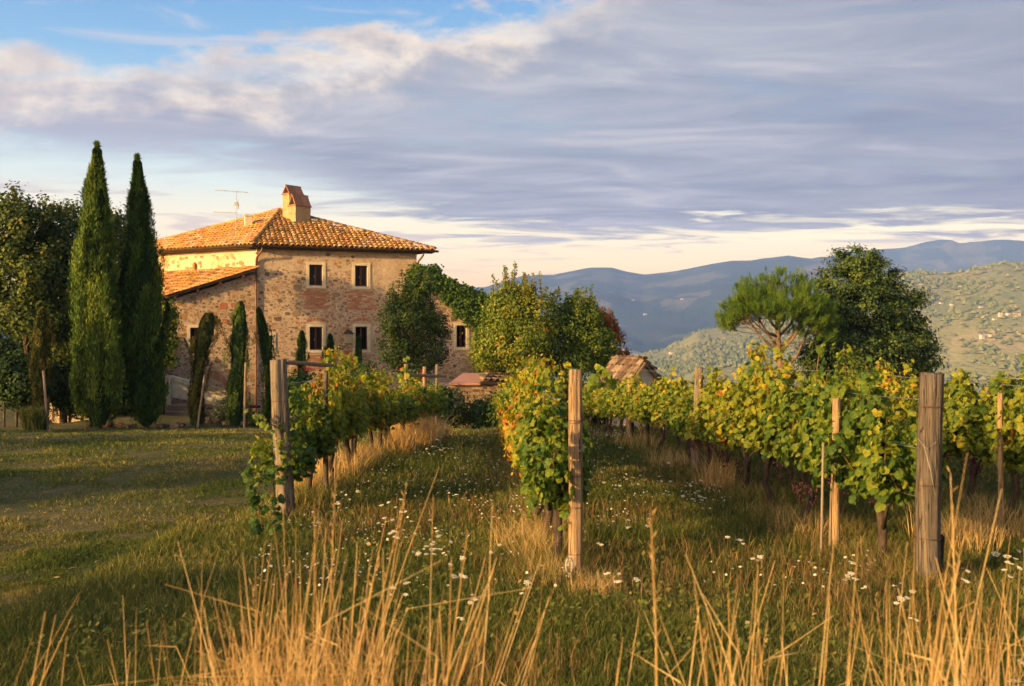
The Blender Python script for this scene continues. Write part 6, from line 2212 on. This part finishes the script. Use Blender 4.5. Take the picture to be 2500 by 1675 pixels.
dry_stems('tall dry grass stems in the foreground right of centre',
          [(1515, 1210, 1220, 2.3, 2.4, 1, .01, .05, 2), (1400, 1500, 1640, 2.5, 3.2, 3, .1, .0, 20), (1480, 1470, 1620, 2.5, 3.2, 3, .1, .05, 20), (1650, 1370, 1560, 2.4, 2.8, 3, .03, -.2, 12), (1740, 1340, 1580, 2.4, 3.2, 13, .07, -.08, 14), (1800, 1330, 1580, 2.4, 3.2, 17, .08, .06, 18),
           (1860, 1400, 1600, 2.4, 3.2, 8, .08, .12, 16), (1975, 1240, 1280, 2.4, 2.6, 2, .02, .07, 6), (1950, 1480, 1620, 2.5, 3.2, 5, .1, .05, 30), (2060, 1430, 1600, 2.5, 3.3, 5, .08, .0, 24), (1320, 1480, 1640, 2.4, 3.2, 3, .1, .0, 24)], 542)
dry_stems('dense dry grass stems in front of the thick right post',
          [(2225, 1320, 1560, 2.4, 3.2, 16, .06, .0, 14), (2180, 1380, 1580, 2.5, 3.4, 9, .1, -.08, 18), (2300, 1110, 1400, 2.4, 2.7, 7, .04, .02, 10), (2222, 1070, 1080, 2.5, 2.6, 1, .0, .0, 2), (2290, 1400, 1600, 2.5, 3.6, 18, .1, .05, 22),
           (2370, 1330, 1580, 2.6, 3.8, 20, .1, .05, 24), (2450, 1310, 1580, 2.6, 3.8, 24, .1, .06, 28), (2500, 1400, 1600, 2.4, 3.2, 14, .1, .0, 24), (2350, 1520, 1660, 2.3, 3.0, 30, .24, .0, 80)], 543)


# wild carrot umbels
def umbel_geo(rg, r, stem_h, tilt):
    """returns (stem pts, petal verts, faces) rooted at the origin"""
    top = Vector((tilt[0], tilt[1], stem_h))
    V, F = [], []
    n = 16
    for i in range(n):
        q = math.sqrt((i + .3) / n) * r; a = i * 2.4
        c = top + Vector((q * math.cos(a), q * math.sin(a), .012 - q * q * 2.0 + rg.uniform(-.003, .003)))
        s = r * .27
        b = len(V)
        V += [tuple(c + Vector((s * math.cos(t_), s * math.sin(t_), rg.uniform(-.003, .003)))) for t_ in (0, 1.26, 2.51, 3.77, 5.03)] + [tuple(c + Vector((0, 0, .006)))]
        F += [(b + k, b + (k + 1) % 5, b + 5) for k in range(5)]
    return top, V, F


def umbel_variant(seed, h):
    rg = random.Random(seed)
    top, V, F = umbel_geo(rg, rg.uniform(.026, .040), h, (rg.uniform(-.04, .04), rg.uniform(-.04, .04)))
    hd = MB(); hd.add(V, F, rg.random())
    st = MB(); st.tube([(0, 0, 0), (top.x * .3, top.y * .3, h * .5), tuple(top)], [.0028, .0022, .0015], 4, .5)
    for k in range(9):
        a = k * .7
        st.tube([tuple(top - Vector((0, 0, .03))), tuple(top + Vector((.022 * math.cos(a), .022 * math.sin(a), 0)))], .0012, 3, .5, cap=False)
    return hd.mesh('flower_head', M['umbel']), st.mesh('stem', M['grass'])


UV_ = [umbel_variant(600 + i, h) for i, h in enumerate((.16, .22, .28, .34, .20, .26))]
rg = random.Random(61)
zones = [
    (870, 1000, 1180, 1300, 14, 'in the aisle right of the left row, near its middle'), (960, 1130, 1225, 1330, 34, 'in the thick scatter of blooms between left and middle rows'),
    (1010, 1160, 1330, 1450, 12, 'in the aisle left of the middle post'), (760, 900, 1150, 1300, 7, 'at the foot of the left row'), (930, 1000, 1400, 1470, 5, 'low in the grass behind the tall dry stems'),
    (1440, 1700, 1130, 1260, 34, 'in the aisle between middle post and long right row'), (1430, 1560, 1010, 1120, 24, 'far down the aisle before the long right row'), (1410, 1560, 1290, 1420, 7, 'on the shaded ground right of the middle post'),
    (2010, 2200, 1330, 1500, 12, 'below the long right row, left of the thick right post'), (2340, 2490, 1300, 1480, 14, 'right of the thick right post'), (1010, 1150, 1060, 1180, 26, 'far down the aisle between left and middle rows'),
    (2420, 2480, 1570, 1620, 3, 'at the bottom right corner'), (1700, 1900, 1240, 1360, 9, 'under the trunks of the long right row'), (1180, 1300, 1290, 1420, 8, 'just left of the pale middle post')]
flowers = 0
for (xa, xb_, ya, yb_, n, wh) in zones:
    cen_ = [(rg.uniform(xa, xb_), rg.uniform(ya, yb_)) for _ in range(max(2, n // 5))]
    for k in range(n):
        cx_, cy_ = rg.choice(cen_)
        x_ = cx_ + rg.gauss(0, (xb_ - xa) * .09); y_ = max(960, cy_ + rg.gauss(0, (yb_ - ya) * .09))
        vi = rg.randrange(6)
        hd, st = UV_[vi]
        h = (.16, .22, .28, .34, .20, .26)[vi]
        d = (CAMZ - h) * FPX / (y_ - CY)
        d = min(d, 21)
        X = at_px(x_, d)
        grp = 'white umbel flowers ' + wh
        o = thing('umbel_flower', 'small flat white wild-carrot bloom ' + wh, 'flower', (X, d, gz(X, d)), rg.uniform(0, 6.28), grp)
        a = link_mesh('flower_head', hd, o)
        link_mesh('stem', st, o)
        o.scale = (rg.uniform(.45, .9),) * 3
        o.rotation_euler = (rg.uniform(.0, .5), rg.uniform(-.3, .3), 0)
        flowers += 1

# far and tiny blooms too many to count
x, y = scatter_ground(2600, 7.5, 24, lambda y: row_x(ROW_L, y) + .5, lambda y: row_x(ROW_R, y) - .4, 1.2)
kf = fbm(x * .9 + 31, y * .9, 4, 46) > .05
x, y = x[kf], y[kf]; n = len(x)
P = np.stack([x, y, terrain_z(x, y) + rng.uniform(.10, .28, n)], -1)
V, F, k = place_leaves(P, rng.normal(size=(n, 3)) * .35 + np.array([0, -.25, 1]), rng.normal(size=(n, 3)), .022 * rng.uniform(.6, 1.5, n), [(0, 0, 0), (.5, .5, .08), (0, 1, 0), (-.5, .5, .08)], DIAMOND[1], rng)
tag(link_mesh('tiny_blossoms', leaf_mesh('tiny_blossoms', [(V, F, rng.uniform(0, 1, n))], M['umbel'])), 'tiny white blooms sprinkled through the aisles', kind='stuff')

# ------------------------------------------------------------------ across the valley
rng = np.random.default_rng(700)
n = 60000
r_ = np.sqrt(rng.uniform(600 ** 2, 3000 ** 2, n)) ; a_ = rng.uniform(-.50, .50, n)
r_ = rng.uniform(700, 2650, n)
X = r_ * np.sin(a_); Y = r_ * np.cos(a_)
cn = fbm(X / 260, Y / 260, 5, 60); c2 = fbm(X / 70, Y / 70, 4, 61)
keep = (cn + .7 * c2 > .10) | (rng.uniform(0, 1, n) < .10)
X, Y, cn, r_ = X[keep][:15000], Y[keep][:15000], cn[keep][:15000], r_[keep][:15000]
n = len(X)
Z = terrain_z(X, Y)
octv = np.array([(1, 0, .2), (.31, .95, .15), (-.81, .59, .25), (-.81, -.59, .2), (.31, -.95, .18), (0, 0, 1.0)])
S = rng.uniform(3.2, 7.0, n)
Vt = np.stack([X, Y, Z], -1)[:, None, :] + octv[None] * (S[:, None, None] * np.stack([rng.uniform(.8, 1.2, (n, 6)), rng.uniform(.8, 1.2, (n, 6)), rng.uniform(.9, 1.5, (n, 6))], -1))
Ft = (np.arange(n)[:, None, None] * 6 + np.array([[0, 1, 5], [1, 2, 5], [2, 3, 5], [3, 4, 5], [4, 0, 5]])[None]).reshape(-1, 3)
tag(link_mesh('woodland', raw_mesh('woodland', Vt.reshape(-1, 3), [Ft], M['woodland'], np.repeat(np.clip(rng.normal(.45, .22, n) - .25 * cn, 0, 1), 5))), 'trees and olive groves covering the far valley side', kind='stuff')


def ground_hit(x, y):
    """first point of the land seen at photo pixel x, y"""
    dd = np.geomspace(300, 9000, 900)
    Xs = (x - CX) / FPX * dd
    zr_ = CAMZ - (y - CY) / FPX * dd
    g = terrain_z(Xs, dd)
    k = np.argmax(g > zr_)
    return (Xs[k], dd[k], g[k]) if g[k] > zr_[k] else None


def far_house(x, y, wpx, hpx, lab, rz=.3, wings=1):
    hit = ground_hit(x, y)
    if hit is None: return
    X, Y, Z = [float(v) for v in hit]
    w_ = wpx * Y / FPX; h_ = hpx * Y / FPX * .62
    o = thing('country_house', lab, 'house', (X, Y, Z - 1))
    mb = MB(); rf = MB(); wd = MB()
    for k in range(wings):
        ox = (k - (wings - 1) / 2) * w_ / wings * 1.05
        ww = w_ / wings * random.uniform(.85, 1.0); hh = h_ * random.uniform(.75, 1.1); dd_ = ww * .7
        c, s = math.cos(rz), math.sin(rz)
        cx, cy = X + ox * c, Y + ox * s * .5 + (k % 2) * 4
        mb.box((cx, cy, Z + hh / 2 - 1), (ww, dd_, hh + 2), rz)
        z0 = Z + hh
        def pt(a, b, z): return (cx + a * c - b * s, cy + a * s + b * c, z)
        e = .06 * ww
        V = [pt(-ww / 2 - e, -dd_ / 2 - e, z0), pt(ww / 2 + e, -dd_ / 2 - e, z0), pt(ww / 2 + e, dd_ / 2 + e, z0), pt(-ww / 2 - e, dd_ / 2 + e, z0), pt(-ww / 2 - e, 0, z0 + dd_ * .22), pt(ww / 2 + e, 0, z0 + dd_ * .22)]
        rf.add(V, [(0, 1, 5, 4), (2, 3, 4, 5), (0, 4, 3), (1, 2, 5), (3, 2, 1, 0)])
        for j in range(3):
            for i in range(2):
                q = pt((j - 1) * ww * .28, -dd_ / 2 - .04, Z + hh * (.3 + .4 * i))
                wd.box(q, (ww * .09, .08, hh * .16), rz)
    mb.build('walls', M['farwall'], o); rf.build('roof', M['farroof'], o); wd.build('windows', M['dark'], o)


random.seed(31)
for args in [(2415, 826, 50, 16, 'large pale hamlet of joined farm buildings on the green hillside', .3, 4), (2452, 771, 30, 11, 'pale farmhouse cluster high on the right hillside', .2, 3), (2482, 772, 16, 9, 'small pale house at the right edge of the hillside', .1, 1),
             (2350, 762, 20, 9, 'pale villa left of the high farmhouse cluster', .3, 2), (2325, 746, 12, 6, 'small house above the pale villa on the hillside', .2, 1), (2298, 743, 10, 5, 'tiny house highest and leftmost beyond the big evergreen', .4, 1), (2395, 753, 10, 5, 'tiny house on the slope between villa and cluster', .1, 1),
             (2428, 782, 10, 5, 'little annex just below the high farmhouse cluster', .2, 1), (2492, 816, 18, 7, 'low pale house at the right edge below the cluster', .2, 2), (2253, 697, 14, 5, 'faint houses high on the ridge slope right of the evergreen', .2, 2),
             (1640, 865, 12, 7, 'pale house above the sunny field across the valley', .2, 1), (1727, 875, 7, 9, 'small white tower-like house in the valley', .1, 1), (1741, 870, 9, 6, 'small cream house right of the tower-like one', .2, 1), (1775, 874, 12, 5, 'low brown farm building in the valley fields', .2, 1),
             (1525, 860, 12, 7, 'pale house on the near spur left of the pine', .3, 1), (1850, 880, 18, 5, 'long pale farm building seen left of the pine trunk', .1, 2), (1545, 735, 7, 4, 'distant white house on the blue slope', .2, 1), (1575, 770, 8, 4, 'distant pale house lower on the blue slope', .2, 1), (1665, 732, 7, 4, 'distant farmhouse on the blue slope left of the pine', .2, 1)]:
    far_house(*args)

# trees standing left of the view whose long shadows cross the lawn
for i, (X, Y, rad, h, lab) in enumerate([(-21, -7, 2.3, 6.2, 'broad oak left of the camera shading the near lawn'), (-20, 3.8, 1.7, 5.9, 'smaller oak beside the lawn, left of the camera'), (-26, 9, 2.5, 6.5, 'oak at the lawn side far left'), (-28, 17.5, 2.6, 6.6, 'tall oak at the lawn side beyond the others'), (-22, -12.5, 2.0, 6.0, 'oak behind the camera on the left'), (-24, -19, 2.4, 6.2, 'oak farther behind the camera')]):
    g = gz(X, Y)
    rng_ = np.random.default_rng(800 + i)
    tree('holm_oak', lab, 'tree', (X, Y, g), [((X, Y, g + h * .62), (rad, rad, h * .26)), ((X + rad * .5, Y + rad * .4, g + h * .5), (rad * .8, rad * .8, h * .2)), ((X - rad * .5, Y - rad * .3, g + h * .72), (rad * .7, rad * .7, h * .22))], 105, 26, .36, .24, 'oak', 810 + i, trunk_r=.16, tmean=.45)
bpy.context.view_layer.update()
